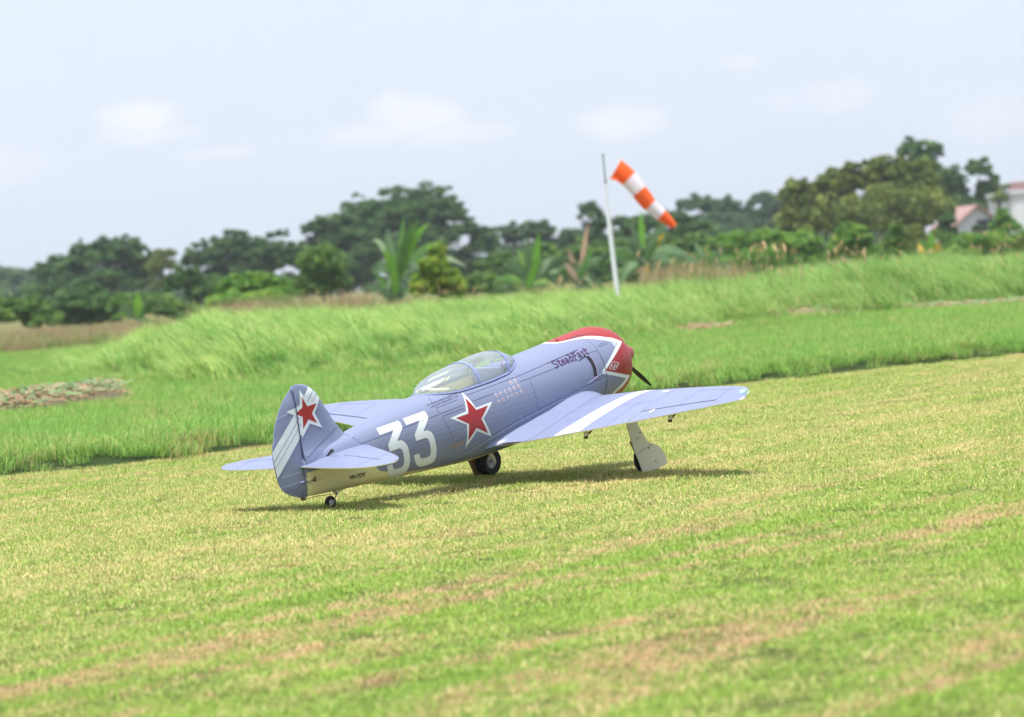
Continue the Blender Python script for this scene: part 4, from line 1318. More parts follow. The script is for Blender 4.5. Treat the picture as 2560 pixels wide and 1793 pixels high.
SLE = [(0, .30), (.05, .285), (.078, .267), (.177, .214), (.281, .157), (.35, .115), (.385, .088), (.405, .062), (.415, .040), (.418, .030)]
STE = [(0, -.012), (.05, -.020), (.15, -.036), (.25, -.043), (.33, -.040), (.375, -.022), (.40, -.002), (.412, .014), (.418, .024)]
SZ = .019


def spt(y, u, side, th):
    xl, xt = pl(SLE, abs(y)), pl(STE, abs(y))
    t = th * naca(u) * .5 + .0012
    return Vector((xl + (xt - xl) * u, y, SZ + side * t))


def stop_(x, y):
    xl, xt = pl(SLE, abs(y)), pl(STE, abs(y)); u = min(1, max(0, (x - xl) / (xt - xl)))
    return spt(y, u, 1, pl(STH, abs(y))).z


STH = [(0, .026), (.3, .016), (.38, .010), (.41, .005), (.418, .002)]
for sgn in (-1, 1):
    rows = []
    for y in [.01, .05, .078, .12, .177, .23, .281, .32, .35, .375, .39, .40, .408, .414, .418]:
        us = [(1 - math.cos(math.pi * i / 18)) / 2 for i in range(19)]
        rows.append([spt(y * sgn, u, 1, pl(STH, y)) for u in us] + [spt(y * sgn, u, -1, pl(STH, y)) for u in us[::-1]][:-1])
    o = grid_obj('tailplane', rows, M_blue, None, caps=(True, True)); two_tone(o, .1)
    if sgn < 0: stabS = o

# ---------------------------------------------------------- decals
def cut_poly(poly, hstep=.012):
    bm = bmesh.new()
    tris = tessellate_polygon([[Vector((a, b, 0)) for a, b in poly]])
    vs = [bm.verts.new((a, b, 0)) for a, b in poly]
    for t in tris:
        try: bm.faces.new([vs[i] for i in t])
        except ValueError: pass
    lo = [min(p[k] for p in poly) for k in (0, 1)]; hi = [max(p[k] for p in poly) for k in (0, 1)]
    for k in (0, 1):
        s = hstep * (1 if k else 1.6); c = math.ceil(lo[k] / s) * s
        while c < hi[k]:
            no = Vector((1, 0, 0)) if k == 0 else Vector((0, 1, 0)); co = Vector((c, 0, 0)) if k == 0 else Vector((0, c, 0))
            bmesh.ops.bisect_plane(bm, geom=bm.verts[:] + bm.edges[:] + bm.faces[:], plane_co=co, plane_no=no)
            c += s
    bm.verts.index_update()
    V = [(v.co.x, v.co.y) for v in bm.verts]; Fc = [[v.index for v in f.verts] for f in bm.faces]
    bm.free()
    return V, Fc


def side(a, b, off):      # starboard fuselage side, from (x,z)
    hw = halfw(a, b); e = .002
    gx = (halfw(a + e, b) - halfw(a - e, b)) / (2 * e); gz = (halfw(a, b + e) - halfw(a, b - e)) / (2 * e)
    n = Vector((-gx, -1, -gz)).normalized()
    return Vector((a, -hw, b)) + n * off


def finside(a, b, off): return Vector((a, -(.0135 + off), b))


def top(a, b, off): return Vector((a, b, wtop(a, b) + off))


def stab_top(a, b, off): return Vector((a, b, stop_(a, b) + off))


def decal(name, polys, mat, parent, fn=side, off=.0007, step=.012):
    mb = MB(); i = 0
    for poly in polys:
        V, Fc = cut_poly(poly, step)
        mb.add([fn(a, b, off + i * 0.000015) for a, b in V], Fc); i = (i + 1) % 12
    mb.v = [p + SH for p in mb.v]
    o = mesh_obj(name, mb.v, mb.f, mat, parent)
    return o


def strip(pts, w):
    """polyline -> quads of width w"""
    out_ = []
    for (a, b) in zip(pts, pts[1:]):
        d = Vector((b[0] - a[0], b[1] - a[1])); L = d.length
        if L < 1e-6: continue
        d /= L; n = Vector((-d.y, d.x)) * w / 2
        out_.append([(a[0] - n.x, a[1] - n.y), (b[0] - n.x, b[1] - n.y), (b[0] + n.x, b[1] + n.y), (a[0] + n.x, a[1] + n.y)])
    return out_


def star(c, r, ri=.42, rot=0.0, sx=1.0, shear=0.0):
    P = []
    for i in range(10):
        rr = r if i % 2 == 0 else r * ri; a = rot + math.pi / 2 + i * math.pi / 5
        x, z = rr * math.cos(a) * sx, rr * math.sin(a); P.append((c[0] + x + shear * z, c[1] + z))
    return P


starO = [(0.752, 0.094), (0.772, 0.031), (0.858, 0.033), (0.794, -0.015), (0.825, -0.088), (0.752, -0.049), (0.698, -0.096), (0.71, -0.016), (0.643, 0.025), (0.723, 0.03)]
starI = [(0.748, 0.074), (0.77, 0.023), (0.83, 0.025), (0.783, -0.012), (0.806, -0.071), (0.753, -0.038), (0.708, -0.074), (0.721, -0.016), (0.669, 0.019), (0.73, 0.02)]
so = decal('star_border', [starO], M_white, fus, off=.0007); decal('red_star', [starI], M_red, fus, off=.0011)
three = [(0.453, 0.0715), (0.552, 0.0745), (0.5545, 0.064), (0.5535, 0.05), (0.512, 0.011), (0.531, 0.0095), (0.545, -0.001), (0.553, -0.018), (0.558, -0.060), (0.559, -0.092), (0.556, -0.106), (0.548, -0.1135), (0.53, -.1155), (0.494, -0.1125), (0.474, -0.101), (0.461, -0.084), (0.454, -0.061),
         (0.4785, -0.0605), (0.4825, -0.074), (0.493, -0.0835), (0.521, -0.0845), (0.530, -0.079), (0.532, -0.068), (0.5285, -0.032), (0.524, -0.019), (0.514, -0.0135), (0.472, -0.0145), (0.470, 0.008), (0.512, 0.0505), (0.451, 0.048)]
decal('number_three', [three], M_white, fus, step=.010)
decal('number_three', [[(a - .1215, b - .0045 - (.0 if b > 0 else .002)) for a, b in three]], M_white, fus, step=.010, off=.0008)
minis_o, minis_i = [], []
for i in range(6): minis_o.append(star((.887 + .0244 * i, .0487 + .0007 * i), .0088)); minis_o.append(star((.887 + .0244 * i, .0262 + .001 * i), .0088))
for x, z in ((.984, .0715), (1.007, .0725)): minis_o.append(star((x, z), .0088))
for p in minis_o:
    c = (sum(a for a, b in p) / 10, sum(b for a, b in p) / 10); minis_i.append(star(c, .0050))
decal('victory_stars', minis_o, M_white, fus); decal('victory_star_centres', minis_i, M_red, fus, off=.0011)

# writing
def text_decal(name, s, p0, p1, height, mat, fn=side, off=.0011, bold=0.0, shear=0.0, parent=None):
    cu = bpy.data.curves.new(name + '_c', 'FONT'); cu.body = s; cu.size = 1; cu.offset = bold; cu.shear = shear; cu.resolution_u = 3
    ob = bpy.data.objects.new(name + '_c', cu); COL.objects.link(ob)
    dg = bpy.context.evaluated_depsgraph_get(); me = bpy.data.meshes.new_from_object(ob.evaluated_get(dg))
    V = [v.co.copy() for v in me.vertices]; Fc = [tuple(p.vertices) for p in me.polygons]
    bpy.data.objects.remove(ob); bpy.data.meshes.remove(me); bpy.data.curves.remove(cu)
    x0, x1 = min(v.x for v in V), max(v.x for v in V); y1 = max(v.y for v in V); y0 = min(0, 0)
    P0, P1 = Vector(p0), Vector(p1); d = P1 - P0; up = Vector((-d.y, d.x)).normalized()
    pts = [P0 + d * ((v.x - x0) / (x1 - x0)) + up * (height * v.y / y1) for v in V]
    return mesh_obj(name, [fn(p.x, p.y, off) + SH for p in pts], Fc, mat, parent or fus)


text_decal('registration', 'VH-YOV', (.166, -.0725), (.2375, -.0785), .0150, M_ink, bold=.035)
text_decal('record_lettering', '3 K. WORLD SPEED RECORD 11.10', (.578, .0855), (.729, .0915), .0048, M_purple, bold=.01, shear=.2)
text_decal('record_lettering', 'AUGOR NEW WENDOVER, UT. 2011', (.587, .0768), (.727, .0838), .0048, M_purple, bold=.01, shear=.2)
text_decal('gold_lettering', 'KURTZCOM', (.622, -.0745), (.688, -.0775), .0062, M_gold, bold=.04)
text_decal('gold_lettering', '73', (.648, -.0895), (.662, -.090), .0062, M_gold, bold=.04)
text_decal('gold_lettering', 'KURT', (.340, -.030), (.372, -.0315), .0055, M_gold, bold=.04)
# brush lettering: strokes drawn with a broad nib, unit letter box
LET = {'S': [[(.85, .85), (.6, 1), (.25, .95), (.1, .75), (.3, .58), (.65, .45), (.8, .25), (.6, .05), (.25, 0), (0, .15)]],
       't': [[(.35, .95), (.35, .15), (.5, 0), (.75, .1)], [(.05, .65), (.8, .68)]], 'e': [[(.1, .33), (.75, .42), (.6, .65), (.3, .6), (.1, .3), (.3, 0), (.75, .12)]],
       'a': [[(.15, .6), (.5, .68), (.65, .5), (.65, .1), (.85, 0)], [(.62, .36), (.2, .3), (.1, .1), (.35, 0), (.62, .15)]],
       'd': [[(.05, 1.0), (.4, .92), (.72, .66), (.82, .35), (.68, .06), (.38, -.02), (.12, .14), (.14, .42), (.4, .6), (.74, .5)]],
       'F': [[(.35, .95), (.3, .5), (.25, -.05), (.05, -.1)], [(.05, .95), (.5, .88), (1.0, 1.02)], [(.15, .5), (.8, .55)]],
       's': [[(.7, .6), (.3, .66), (.15, .48), (.6, .3), (.65, .1), (.3, -.02), (.05, .1)]]}
WD = {'S': 1.05, 't': .72, 'e': .78, 'a': .85, 'd': .9, 'F': 1.0, 's': .75}


def brush(nw):
    P = []; word = 'SteadFast'; tot = sum(WD[c] for c in word); u = 0
    for c in word:
        for st in LET[c]:
            q = []
            for (a, b) in st:
                t = (u + a * WD[c]) / tot; x = 1.222 + (1.424 - 1.222) * t + .05 * .024 * b; z = .0685 + .0085 * t + .0245 * b
                q.append((x, z))
            for (a, b) in zip(q, q[1:]):
                d = Vector((b[0] - a[0], b[1] - a[1])); L = max(d.length, 1e-5); d /= L
                w = nw * (.55 + .75 * abs(d.x * .5 + d.y * .87)); n = Vector((-d.y, d.x)) * w / 2; e = d * w * .25
                P.append([(a[0] - n.x - e.x, a[1] - n.y - e.y), (b[0] - n.x + e.x, b[1] - n.y + e.y), (b[0] + n.x + e.x, b[1] + n.y + e.y), (a[0] + n.x - e.x, a[1] + n.y - e.y)])
        u += WD[c]
    return P


decal('name_lettering', brush(.0054), M_maroon, fus, off=.0007); decal('name_lettering', brush(.0047), M_purple, fus, off=.0011)
# diamond emblem on the nose
E0 = [(1.520, .023), (1.552, .010), (1.523, -.010), (1.488, .004)]
decal('emblem', strip(E0 + [E0[0]], .0016) + strip([(1.498, .002), (1.510, .015), (1.514, -.005), (1.526, .012)], .0017) + strip([(1.519, -.004), (1.530, .0155)], .0016) + strip([(1.530, -.004), (1.541, .012)], .0016) + strip([(1.525, .003), (1.536, .005)], .0015), M_white, cowl, off=.0009)

# panel lines and rivets
Ls = [[(.243, .035), (.316, .038), (.60, .049)], [(.606, .073), (.606, .049)], [(.606, .0495), (.726, .054)], [(.607, .072), (.715, .076)], [(.763, .080), (1.057, .085), (1.20, .092)], [(.772, .055), (.876, .058)], [(1.024, .065), (1.218, .069)],
      [(1.427, .080), (1.468, .079)], [(.721, .043), (.618, .040), (.611, .033), (.643, -.053), (.653, -.064), (.701, -.059)], [(1.074, .061), (1.073, .014), (1.071, -.046)], [(1.464, .077), (1.469, .032), (1.468, -.021), (1.467, -.064), (1.465, -.096)],
      [(.243, .036), (.228, .060), (.215, .083)], [(.62, .108), (.607, .095), (.603, .085)]]
P_l = [s for L in Ls for s in strip(L, .0013)] + strip([(1.20, .092), (1.385, .101)], .0028)
H2 = [[(1.485, .096), (1.487, .087), (1.537, .089), (1.543, .097), (1.534, .105)], [(1.495, .093), (1.53, .097)]]
P_l += [s for L in H2 for s in strip(L, .0013)]
P_l += [s for L in [[(1.452, .139), (1.456, .133)], [(1.44, .1395), (1.50, .136), (1.53, .130), (1.545, .122)], [(1.41, .1405), (1.43, .1385), (1.455, .1365)]] for s in strip(L, .0012)]
decal('panel_line', P_l, M_line, fus, off=.0006)
lip = [(.67, -.126), (.75, -.108), (.841, -.088), (.949, -.069), (1.07, -.057), (1.203, -.045), (1.335, -.035), (1.47, -.026)]
decal('panel_edge', strip(lip, .0028), M_lineh, fus, off=.0012)
decal('panel_edge_gap', strip([(a, b + .003) for a, b in lip], .0022), M_line, fus, off=.0010)
mb = MB()
RV = [(a + (c - a) * t, b + (d - b) * t + .009) for (a, b), (c, d) in zip(lip[:-1], lip[1:]) for t in (.25, .75)]
RV += [(1.082, .052), (1.066, .052), (1.081, .018), (1.065, .018), (1.08, -.03), (.618, .033), (.648, -.054), (1.49, -.04), (1.487, -.075), (1.60, .03), (1.605, -.02), (1.52, .06), (.233, .064), (.236, .045), (.30, .05)]
for a, b in RV:
    p = side(a, b, 0); n = (side(a, b, .01) - p).normalized(); mb.lathe(p, n, [(0, .0022), (.0009, .0019), (.0013, 0)], 8)
padd('rivet', mb, M_rivet, fus, True)
# cooling outlet: dark of the slot recess painted as flat black, with raised rim
slot = [(1.396, .0705), (1.409, .0705), (1.417, .055), (1.420, .030), (1.418, .005), (1.415, -.008), (1.398, -.006), (1.4035, .02), (1.403, .045)]
decal('outlet_slot', [slot], M_black, fus, off=.0016, step=.006)
decal('outlet_slot', strip([(1.35, .0665), (1.375, .0695), (1.402, .0725)], .0026), M_black, fus, off=.0012, step=.006)
rim = [(1.411, .0735), (1.419, .058), (1.4225, .032), (1.4205, .005), (1.417, -.010), (1.396, -.013)]
mb = MB(); mb.tube([side(a, b, .001) for a, b in rim], .0026, 8); padd('outlet_rim', mb, pmat('mauve_lip', (.33, .24, .42), .45), fus, True)
mb = MB(); mb.tube([side(a, b, -.001) for a, b in [(1.35, -.024), (1.38, -.019), (1.43, -.008), (1.462, 0.0)]], [.0015, .0035, .003, .001], 8); padd('outlet_fairing', mb, M_blue, fus, True)
mb = MB(); p = Vector((1.378, -.02, .1415)); mb.lathe(p, (0, -.2, 1), [(0, .006), (.005, .0055), (.008, 0)], 12); padd('red_knob', mb, M_redc, fus, True)
# little triangular grey patch at the white corner
decal('grey_patch', [[(1.558, .088), (1.586, .081), (1.566, .067)]], pmat('grey_film', (.36, .42, .55), .5), cowl, off=.0006, step=.006)

# fin markings
fI = [(0.056, 0.247), (0.071, 0.212), (0.116, 0.212), (0.085, 0.184), (0.101, 0.146), (0.065, 0.168), (0.032, 0.142), (0.041, 0.183), (0.009, 0.2), (0.047, 0.213)]
fO = [(0.052, 0.275), (0.0775, 0.222), (0.136, 0.222), (0.098, 0.182), (0.119, 0.125), (0.067, 0.152), (0.019, 0.113), (0.0305, 0.178), (-0.027, 0.2165), (0.038, 0.223)]


def fins(a, b, off):
    # fin or rudder surface (both about 12 mm half thick, tapering to the edges)
    if a > pl(FTE, b) - .0005:
        xf, xr = pl(FLE, b), pl(FTE, b) + .001; u = min(1, max(0, (a - xf) / (xr - xf)))
        ht = (.0125 - .02 * max(0, b - .1) * .2) * (1 if b < .25 else max(.15, math.sqrt(max(0, (.296 - b) / .046)))) + .020 * math.exp(-max(0, b - .04) / .028)
        s = min(1, math.sqrt(u) * 1.9) if u < .3 else 1 - (u - .3) * .25
    else:
        xf, xr = pl(FTE, b) - .0022, pl(RTE, b); u = min(1, max(0, (a - xf) / (xr - xf)))
        ht = .0115 * (1 if b < .24 else max(.2, (.29 - b) / .05)) * (1 if b > -.06 else max(.3, (b + .092) / .032)); s = 1 - u ** 1.5 * .86
    return Vector((a, -ht * s - off - .0006, b))


def band(lo, hi):
    """band between two lines given by two points each, clipped to the fin outline"""
    return [lo[0], lo[1], hi[1], hi[0]]


# the three white bars run down and aft from fin leading edge to rudder trailing edge
def lnpt(p, q, t): return (p[0] + (q[0] - p[0]) * t, p[1] + (q[1] - p[1]) * t)


A1, A2 = (.0985, .2765), (-.1205, .0965)
B1, B2 = (.1155, .2590), (-.1215, .0620)
C1, C2 = (.1270, .2430), (-.1215, .0400)
D1, D2 = (.1400, .2260), (-.1195, .0070)


def split_bar(p0, p1, q0, q1, g=.0009):
    """returns pieces of the bar on fin and on rudder"""
    out_f, out_r = [], []
    N = 26
    for i in range(N):
        t0, t1 = i / N, (i + 1) / N
        a, b, c, d = lnpt(p0, p1, t0), lnpt(p0, p1, t1), lnpt(q0, q1, t1), lnpt(q0, q1, t0)
        out_f.append([a, b, c, d])
    return out_f


def clip_poly(poly, keep):
    """clip convex poly by half plane function keep(p) >= 0"""
    out_ = []
    for i in range(len(poly)):
        p, q = poly[i], poly[(i + 1) % len(poly)]; kp, kq = keep(p), keep(q)
        if kp >= 0: out_.append(p)
        if (kp >= 0) != (kq >= 0):
            t = kp / (kp - kq); out_.append(lnpt(p, q, t))
    return out_


def fin_side(polys, fin_part):
    res = []
    for p in polys:
        k = (lambda r: r[0] - (.003 + (r[1]) * .0605) - .002) if fin_part else (lambda r: (.003 + (r[1]) * .0605) - r[0] - .0015)
        c = clip_poly(p, k)
        if len(c) >= 3: res.append(c)
    return res


def gapbar(P1, P2, Q1, Q2):
    return split_bar(P1, P2, Q1, Q2)


gp = .0012
bars = gapbar(A1, A2, (B1[0] - gp, B1[1] + gp), (B2[0] - gp * .3, B2[1] + gp)) + gapbar((B1[0] + gp * .3, B1[1] - gp), (B2[0], B2[1] - gp), (C1[0], C1[1] + gp), (C2[0], C2[1] + gp)) + gapbar((C1[0], C1[1] - gp), (C2[0], C2[1] - gp), D1, D2)
tri = lambda P: [[P[i] for i in t] for t in tessellate_polygon([[Vector((a, b, 0)) for a, b in P]])]
decal('white_bars', fin_side(bars, True), M_white, fin, fins, .0004, .012)
decal('white_bars', fin_side(bars, False), M_white, rudder, fins, .0004, .012)
decal('star_border', fin_side(tri(fO), True), M_white, fin, fins, .0008, .010)
decal('star_border', fin_side(tri(fO), False), M_white, rudder, fins, .0008, .010)
decal('red_star', fin_side(tri(fI), True), M_red, fin, fins, .0012, .010)
decal('seam_line', strip([(.196, .109), (.150, .096), (.073, .067), (.030, .049), (.012, .047)], .0016), M_line, fin, lambda a, b, off: Vector((a, -fins(a, b, 0).y * -1 - off, b)), .0008)
decal('hinge_line', strip([(.0065 + .0155 * t / 10 - .0035, .022 + .258 * t / 10) for t in range(11)], .0042), M_line, rudder, lambda a, b, off: Vector((a, -(.0155 if b < .24 else .0125) - off, b)), .0002, .012)
decal('rib_line', [s for L in [[(-.072, .201), (-.004, .212)], [(-.103, .005), (-.012, .003)], [(-.107, -.029), (-.021, -.028)]] for s in strip(L, .0022)], M_lineh, rudder, fins, .0003)
decal('tab_line', strip([(-.103, -.046), (-.06, -.049), (-.035, -.046), (-.01, -.026)], .0012), M_line, rudder, fins, .0005)

# wing markings
wb = []
edge = [(-.372, -.395), (-.402, -.425), (-.432, -.455), (-.462, -.485)]
def bandline(y_te, y_le, N=16):
    pts = []
    for i in range(N + 1):
        u = .995 - .98 * i / N; y = y_te + (y_le - y_te) * (1 - u)
        xl, xt, *_ = wsec(y); pts.append((xl + (xt - xl) * u, y))
    return pts
def ribbon(y1, y1b, y2, y2b):
    P, Q = bandline(y1, y1b), bandline(y2, y2b)
    return [[P[i], P[i + 1], Q[i + 1], Q[i]] for i in range(len(P) - 1)]
YT = [-.352, -.388, -.424, -.460]; YL = [-.412, -.434, -.456, -.478]
for i in range(3): wb += ribbon(YT[i] - .0012 * (i > 0), YL[i] - .001 * (i > 0), YT[i + 1] + .0012 * (i < 2), YL[i + 1] + .001 * (i < 2))
decal('white_band', wb, M_white, wings[-1], top, .0007, .02)
M_faint = pmat('faint_line', (.13, .13, .30), .6)
def spanline(u, ya, yb, w=.0015, N=8):
    pts = []
    for i in range(N + 1):
        y = ya + (yb - ya) * i / N; xl, xt, *_ = wsec(y); pts.append((xl + (xt - xl) * u, y))
    return strip(pts, w)
def chordline(y, ua, ub, w=.0013, N=10):
    xl, xt, *_ = wsec(y)
    return strip([(xl + (xt - xl) * (ua + (ub - ua) * i / N), y) for i in range(N + 1)], w)
for sgn, wo in wings.items():
    wl_ = []
    for (u, a, b) in [(.55, .20, .36), (.52, .49, .63), (.30, .80, .98), (.36, .22, .30), (.42, .25, .31), (.72, .3, .37)]: wl_ += spanline(u, sgn * a, sgn * b)
    for (y, a, b) in [(.645, .10, .77), (.80, .12, .77), (.955, .2, .77), (.56, .5, .99)]: wl_ += chordline(sgn * y, a, b)
    decal('panel_line', wl_, M_faint, wo, top, .0006, .03)
    decal('hinge_line', spanline(HG - .004, sgn * AIL[0], sgn * AIL[1], .0042), M_line, wo, top, .0010, .03)
    sp = [(wsec(.72)[1] + .05, sgn * .72)]
    decal('cream_patch', [[(a - .016, b - .006), (a + .004, b - .008), (a + .016, b), (a, b + .010), (a - .012, b + .007)] for a, b in [(1.045, sgn * .70)]], M_creamd, wo, top, .0012, .02)
    decal('cream_patch', [[(a - .016, b - .012), (a + .010, b - .016), (a + .016, b + .014), (a - .008, b + .02)] for a, b in [(1.255, sgn * .60)]], M_creamd, wo, top, .0012, .02)
for sgn in (-1, 1):
    par = [c for c in plane.children if c.name.startswith('tailplane')][0 if sgn < 0 else 1]
    L1_ = [(.098, sgn * .03), (.092, sgn * .10)]; L2_ = [(.100, sgn * .115), (.082, sgn * .21), (.074, sgn * .212), (.045, sgn * .34)]
    decal('hinge_line', [s for L in (L1_, L2_) for s in strip(L, .0022)], M_line, par, stab_top, .0008, .03)
    decal('panel_line', strip([(.17, sgn * .30), (.06, sgn * .30), (-.035, sgn * .29)], .0012), M_faint, par, stab_top, .0008, .03)

# tail opening for the elevator rod
decal('elevator_slot', [[(.090, .030), (.118, .046), (.127, .047), (.131, .040), (.108, .033), (.092, .021)]], M_black, fus, off=.0012)

# ---------------------------------------------------------- canopy
def glass_mat():
    m = bpy.data.materials.new('canopy_glass'); m.use_nodes = True; T = NT(m.node_tree); T.n.clear()
    tr = T.node('ShaderNodeBsdfTransparent'); tr.inputs[0].default_value = (.90, .95, .955, 1)
    gl = T.node('ShaderNodeBsdfGlossy'); gl.inputs['Roughness'].default_value = .06; gl.inputs[0].default_value = (1, 1, 1, 1)
    df = T.node('ShaderNodeBsdfDiffuse'); df.inputs[0].default_value = (.75, .82, .85, 1)
    fr = T.node('ShaderNodeFresnel'); fr.inputs[0].default_value = 1.5
    m0 = T.node('ShaderNodeMixShader'); m0.inputs[0].default_value = .20
    T.l.new(tr.outputs[0], m0.inputs[1]); T.l.new(df.outputs[0], m0.inputs[2])
    m1 = T.node('ShaderNodeMixShader'); T.l.new(T.math('MULTIPLY', fr.outputs[0], .8), m1.inputs[0]); T.l.new(m0.outputs[0], m1.inputs[1]); T.l.new(gl.outputs[0], m1.inputs[2])
    o = T.node('ShaderNodeOutputMaterial'); T.l.new(m1.outputs[0], o.inputs[0])
    return m


M_glass = glass_mat()


def can(x, ph, off=0.0):
    """canopy surface, ph 0..pi from starboard sill over the top to port sill"""
    w = max(.002, pl(CB, x)); zb = ftop(x, w) - .001; zt = max(zb + .002, cub(*zip(*CT), x) - .004 * smooth01((x - .62) / .1) * smooth01((1.11 - x) / .05))
    c, s = math.cos(ph), math.sin(ph); n = 2.25
    y = -(w + off) * math.copysign(abs(c) ** (2 / n), c); z = zb + (zt - zb + off) * abs(s) ** (2 / n)
    return Vector((x, y, z))


cxs = [.607, .612, .62, .632, .645, .66, .68, .70, .725, .75, .78, .81, .84, .87, .90, .93, .96, .99, 1.01, 1.03, 1.05, 1.065, 1.08, 1.09, 1.10, 1.108, 1.114, 1.118]
rows = [[can(x, math.pi * k / 36) for k in range(37)] for x in cxs]
can_o = grid_obj('canopy', rows, M_glass, closed=False)
M_frame = pmat('canopy_frame_paint', (.20, .24, .46), .42)


def arch(x0, x1, w, ph0=0, ph1=math.pi, lean=0.0):
    mb = MB(); V, Fc = [], []; n = 40
    for i in range(n + 1):
        ph = ph0 + (ph1 - ph0) * i / n
        xc = x0 + (x1 - x0) * math.sin(ph)
        for dx, of in ((-w / 2, .0004), (-w / 2, .0024), (w / 2, .0024), (w / 2, .0004)): V.append(can(min(1.117, max(.608, xc + dx)), ph, of))
    for i in range(n):
        for q in range(4): Fc.append((i * 4 + q, i * 4 + (q + 1) % 4, (i + 1) * 4 + (q + 1) % 4, (i + 1) * 4 + q))
    mb.add(V, Fc); return mb


for a, b, w in ((.848, .855, .010), (1.010, 1.040, .013), (1.085, 1.108, .006)): padd('canopy_frame', arch(a, b, w), M_frame, can_o, True)
mb = MB()
for ph in (.03, math.pi - .03):
    mb.tube([can(x, ph, .0005) for x in cxs[1:-1]], .0035, 8)
padd('canopy_sill', mb, M_frame, can_o, True)
mb = MB()
mb.tube([can(x, math.pi - .42, -.003) for x in cxs[5:-8]], .0032, 8)      # inner rail on the far side
for x in (.745, .935): mb.tube([can(x, math.pi - .42 - i * .09, -.003) for i in range(13)], .0024, 8)
padd('inner_rail', mb, M_frame, can_o, True)
# cockpit tub
rows = []
tx = [.64 + .42 * i / 20 for i in range(21)]
for x in tx:
    w = max(.01, pl(CB, x) - .008); zr_ = ftop(x, w) - .0008
    rows.append([Vector((x, -w, zr_)), Vector((x, -w * .96, .07)), Vector((x, -w * .9, .045)), Vector((x, 0, .042)), Vector((x, w * .9, .045)), Vector((x, w * .96, .07)), Vector((x, w, zr_))])
M_tub = pmat('cockpit_cream', (.66, .64, .46), .7)
tub = grid_obj('cockpit', rows, M_tub, closed=False, caps=(False, False))
mb = MB(); mb.box((.78, 0, .062), (.10, .10, .04)); mb.box((.735, 0, .085), (.02, .09, .06)); padd('seat', mb, M_tub, tub, False, .006)
mb = MB(); mb.box((1.0, 0, .095), (.015, .15, .07)); padd('instrument_panel', mb, M_frame, tub, False, .004)
mb = MB(); mb.box((1.055, 0, .120), (.05, .07, .022)); padd('coaming', mb, M_frame, tub, False, .005)
mb = MB(); mb.lathe((1.058, -.022, .131), (0, -.5, 1), [(0, .005), (.004, .004), (.006, 0)], 12); padd('red_gauge', mb, M_redc, tub, True)  # small unlit red dot standing for a gauge

# ---------------------------------------------------------- undercarriage
def wheel(c, r, w, axis, name, parent=None, rimr=.48):
    root = empty(name, (0, 0, 0)); root.parent = parent or plane; root.location = pp(c)
    mb = MB(); hw = w / 2
    prof = [(-hw * .72, r * rimr)]
    for i in range(13):
        a = math.pi * i / 12; prof.append((-hw * math.cos(a) * (1.0), r * .80 + r * .20 * math.sin(a) ** .7))
    prof.append((hw * .72, r * rimr))
    mb.lathe((0, 0, 0), axis, prof, 48); mb.build('tyre', M_rubber, root, True)
    mb = MB(); mb.lathe((0, 0, 0), axis, [(-hw * .72, r * rimr), (-hw * .85, r * rimr * .92), (-hw * .5, r * rimr * .8), (-hw * .55, r * .16), (-hw * 1.0, r * .13), (-hw, 0)], 32)
    mb.lathe((0, 0, 0), axis, [(hw * .72, r * rimr), (hw * .85, r * rimr * .92), (hw * .5, r * rimr * .8), (hw * .55, r * .16), (hw * 1.0, r * .13), (hw, 0)], 32)
    mb.build('rim', M_rim, root, True)
    mb = MB(); mb.lathe((0, 0, 0), axis, [(-hw * 1.25, 0), (-hw * 1.25, r * .07), (hw * 1.25, r * .07), (hw * 1.25, 0)], 12); mb.build('axle', M_steel, root)
    return root


DX = -.010
door = [(1.224, -.128), (1.284, -.128), (1.290, -.167), (1.332, -.247), (1.352, -.252), (1.375, -.262), (1.399, -.284), (1.412, -.310), (1.419, -.338), (1.411, -.344), (1.345, -.347), (1.276, -.347), (1.266, -.310), (1.250, -.262), (1.236, -.20), (1.228, -.151)]
for sgn in (-1, 1):
    yc = .392
    wheel((1.328, sgn * yc, -.302), .056, .042, (0, 1, 0), 'main_wheel')
    mb = MB(); mb.prism(door, .0022, lambda a, b, t: Vector((a, sgn * (.420 + t + (-.15 - b) * -.02), b)))
    mb.v = [p + Vector((DX, 0, 0)) for p in mb.v]
    dr = padd('gear_door', mb, M_creamd if sgn < 0 else M_doorshade)
    mb = MB()
    for a, b in [(1.283, -.196), (1.318, -.262), (1.345, -.318)]: mb.lathe((a, sgn * (.4222 - (-.15 - b) * .02), b), (0, sgn, 0), [(0, .0032), (.0014, .0028), (.0014, 0)], 10)
    padd('screw', mb, M_bronze, dr)
    if sgn < 0:
        mb = MB(); mb.lathe((1.262, -.4195, -.212), (.85, -.5, .15), [(0, .0055), (.010, .004), (.018, 0)], 10); padd('door_fairing', mb, M_creamd, dr, True)
        decal('door_seam', strip([(1.252, -.264), (1.352, -.253)], .0016), M_line, dr, lambda a, b, off: Vector((a, -(.4225 + (-.15 - b) * -.02 + off), b)), .0005, .05)
    mb = MB(); mb.tube([(1.285, sgn * .385, -.10), (1.306, sgn * .380, -.235)], [.009, .008], 14)
    mb.tube([(1.306, sgn * .380, -.235), (1.310, sgn * .367, -.250), (1.326, sgn * .3605, -.302)], [.006, .006, .0065], 8)
    lg = padd('landing_leg', mb, M_creamd, None, True)
    mb = MB(); mb.prism([(1.289, -.232), (1.302, -.228), (1.334, -.300), (1.330, -.309), (1.322, -.307)], .006, lambda a, b, t: Vector((a, sgn * (.3565 + t), b))); padd('fork_arm', mb, pmat('olive_cream', (.62, .60, .36), .4), lg)
mb = MB(); mb.prism([(1.10, -.165), (1.24, -.16), (1.24, -.190), (1.12, -.185)], .004, lambda a, b, t: Vector((a, .06 + t, b))); padd('inner_door', mb, M_cream)

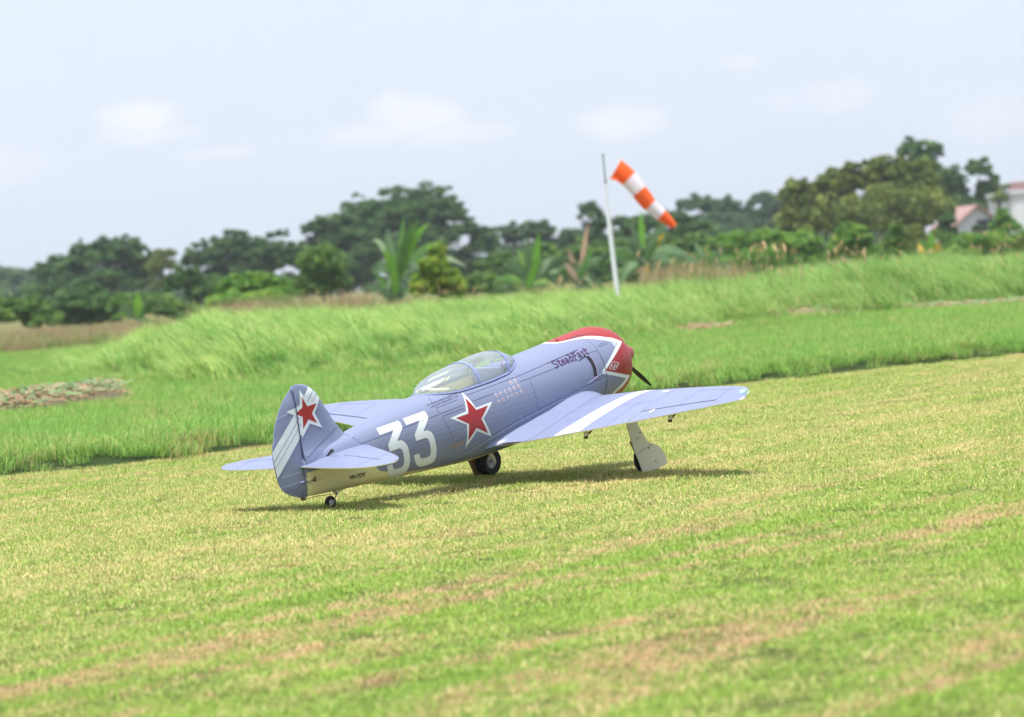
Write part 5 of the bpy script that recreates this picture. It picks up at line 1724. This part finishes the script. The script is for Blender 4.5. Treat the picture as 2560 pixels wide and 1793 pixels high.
tw = wheel((.1035, 0, -.1365), .0228, .015, (0.12, 1, 0), 'tail_wheel', None, .46)
mb = MB(); mb.tube([(.108, -.012, -.1365), (.118, -.010, -.126), (.140, -.003, -.113), (.143, 0, -.100)], [.0018, .0018, .0022, .003], 8)
mb.tube([(.138, 0, -.116), (.148, 0, -.110)], .005, 10); padd('tail_strut', mb, M_steel, None, True)
mb = MB(); mb.prism([(.128, -.098), (.168, -.098), (.166, -.108), (.150, -.111), (.136, -.111)], .020, lambda a, b, t: Vector((a, -.010 + t, b))); padd('tail_gear_block', mb, M_cream)
mb = MB(); mb.tube([(-.024, -.012, -.0915), (.03, -.010, -.0955), (.135, -.006, -.113)], .0011, 6); mb.box((-.022, -.004, -.090), (.010, .016, .010)); padd('steering_wire', mb, M_bronze)
# rudder control
mb = MB(); mb.lathe((.002, -.008, -.0330), (-1, -.18, 0), [(0, .0055), (.012, .0048), (.026, .002), (.034, 0)], 12); padd('rudder_horn', mb, M_frame, rudder, True)
mb = MB(); mb.tube([(.004, -.029, -.036), (.030, -.033, -.030)], .0018, 8); mb.tube([(-.004, -.016, -.036), (-.001, -.032, -.037)], .0024, 8); padd('rudder_pushrod', mb, M_steel)
mb = MB()
rows = []
for i in range(9):
    t = i / 8; x = .026 + .038 * t; r = .0085 * (1 - t ** 1.8) + .0006
    zc = -.031 - .006 * t
    rows.append([Vector((x, -(halfw(x, zc) - .001) - r * .75 * max(0, math.cos(a)), zc + r * math.sin(a))) for a in [-math.pi / 2 + math.pi * k / 10 for k in range(11)]])
grid_obj('rod_blister', rows, M_cream, fus, closed=False)
decal('blister_opening', [[(.012, -.037), (.026, -.041), (.028, -.024), (.024, -.025)]], M_black, fus, off=.003, step=.02)

# surface lines and rivets belong to the skin they lie on: join them into it
def absorb(prefixes):
    for o in [q for q in bpy.data.objects if q.type == 'MESH' and q.parent and q.name.split('.')[0] in prefixes]:
        t = o.parent
        if t.type != 'MESH': continue
        with bpy.context.temp_override(active_object=t, object=t, selected_objects=[t, o], selected_editable_objects=[t, o]):
            bpy.ops.object.join()


absorb(('panel_line', 'panel_edge', 'panel_edge_gap', 'rivet', 'rib_line', 'seam_line', 'tab_line', 'hinge_line', 'door_seam', 'screw'))
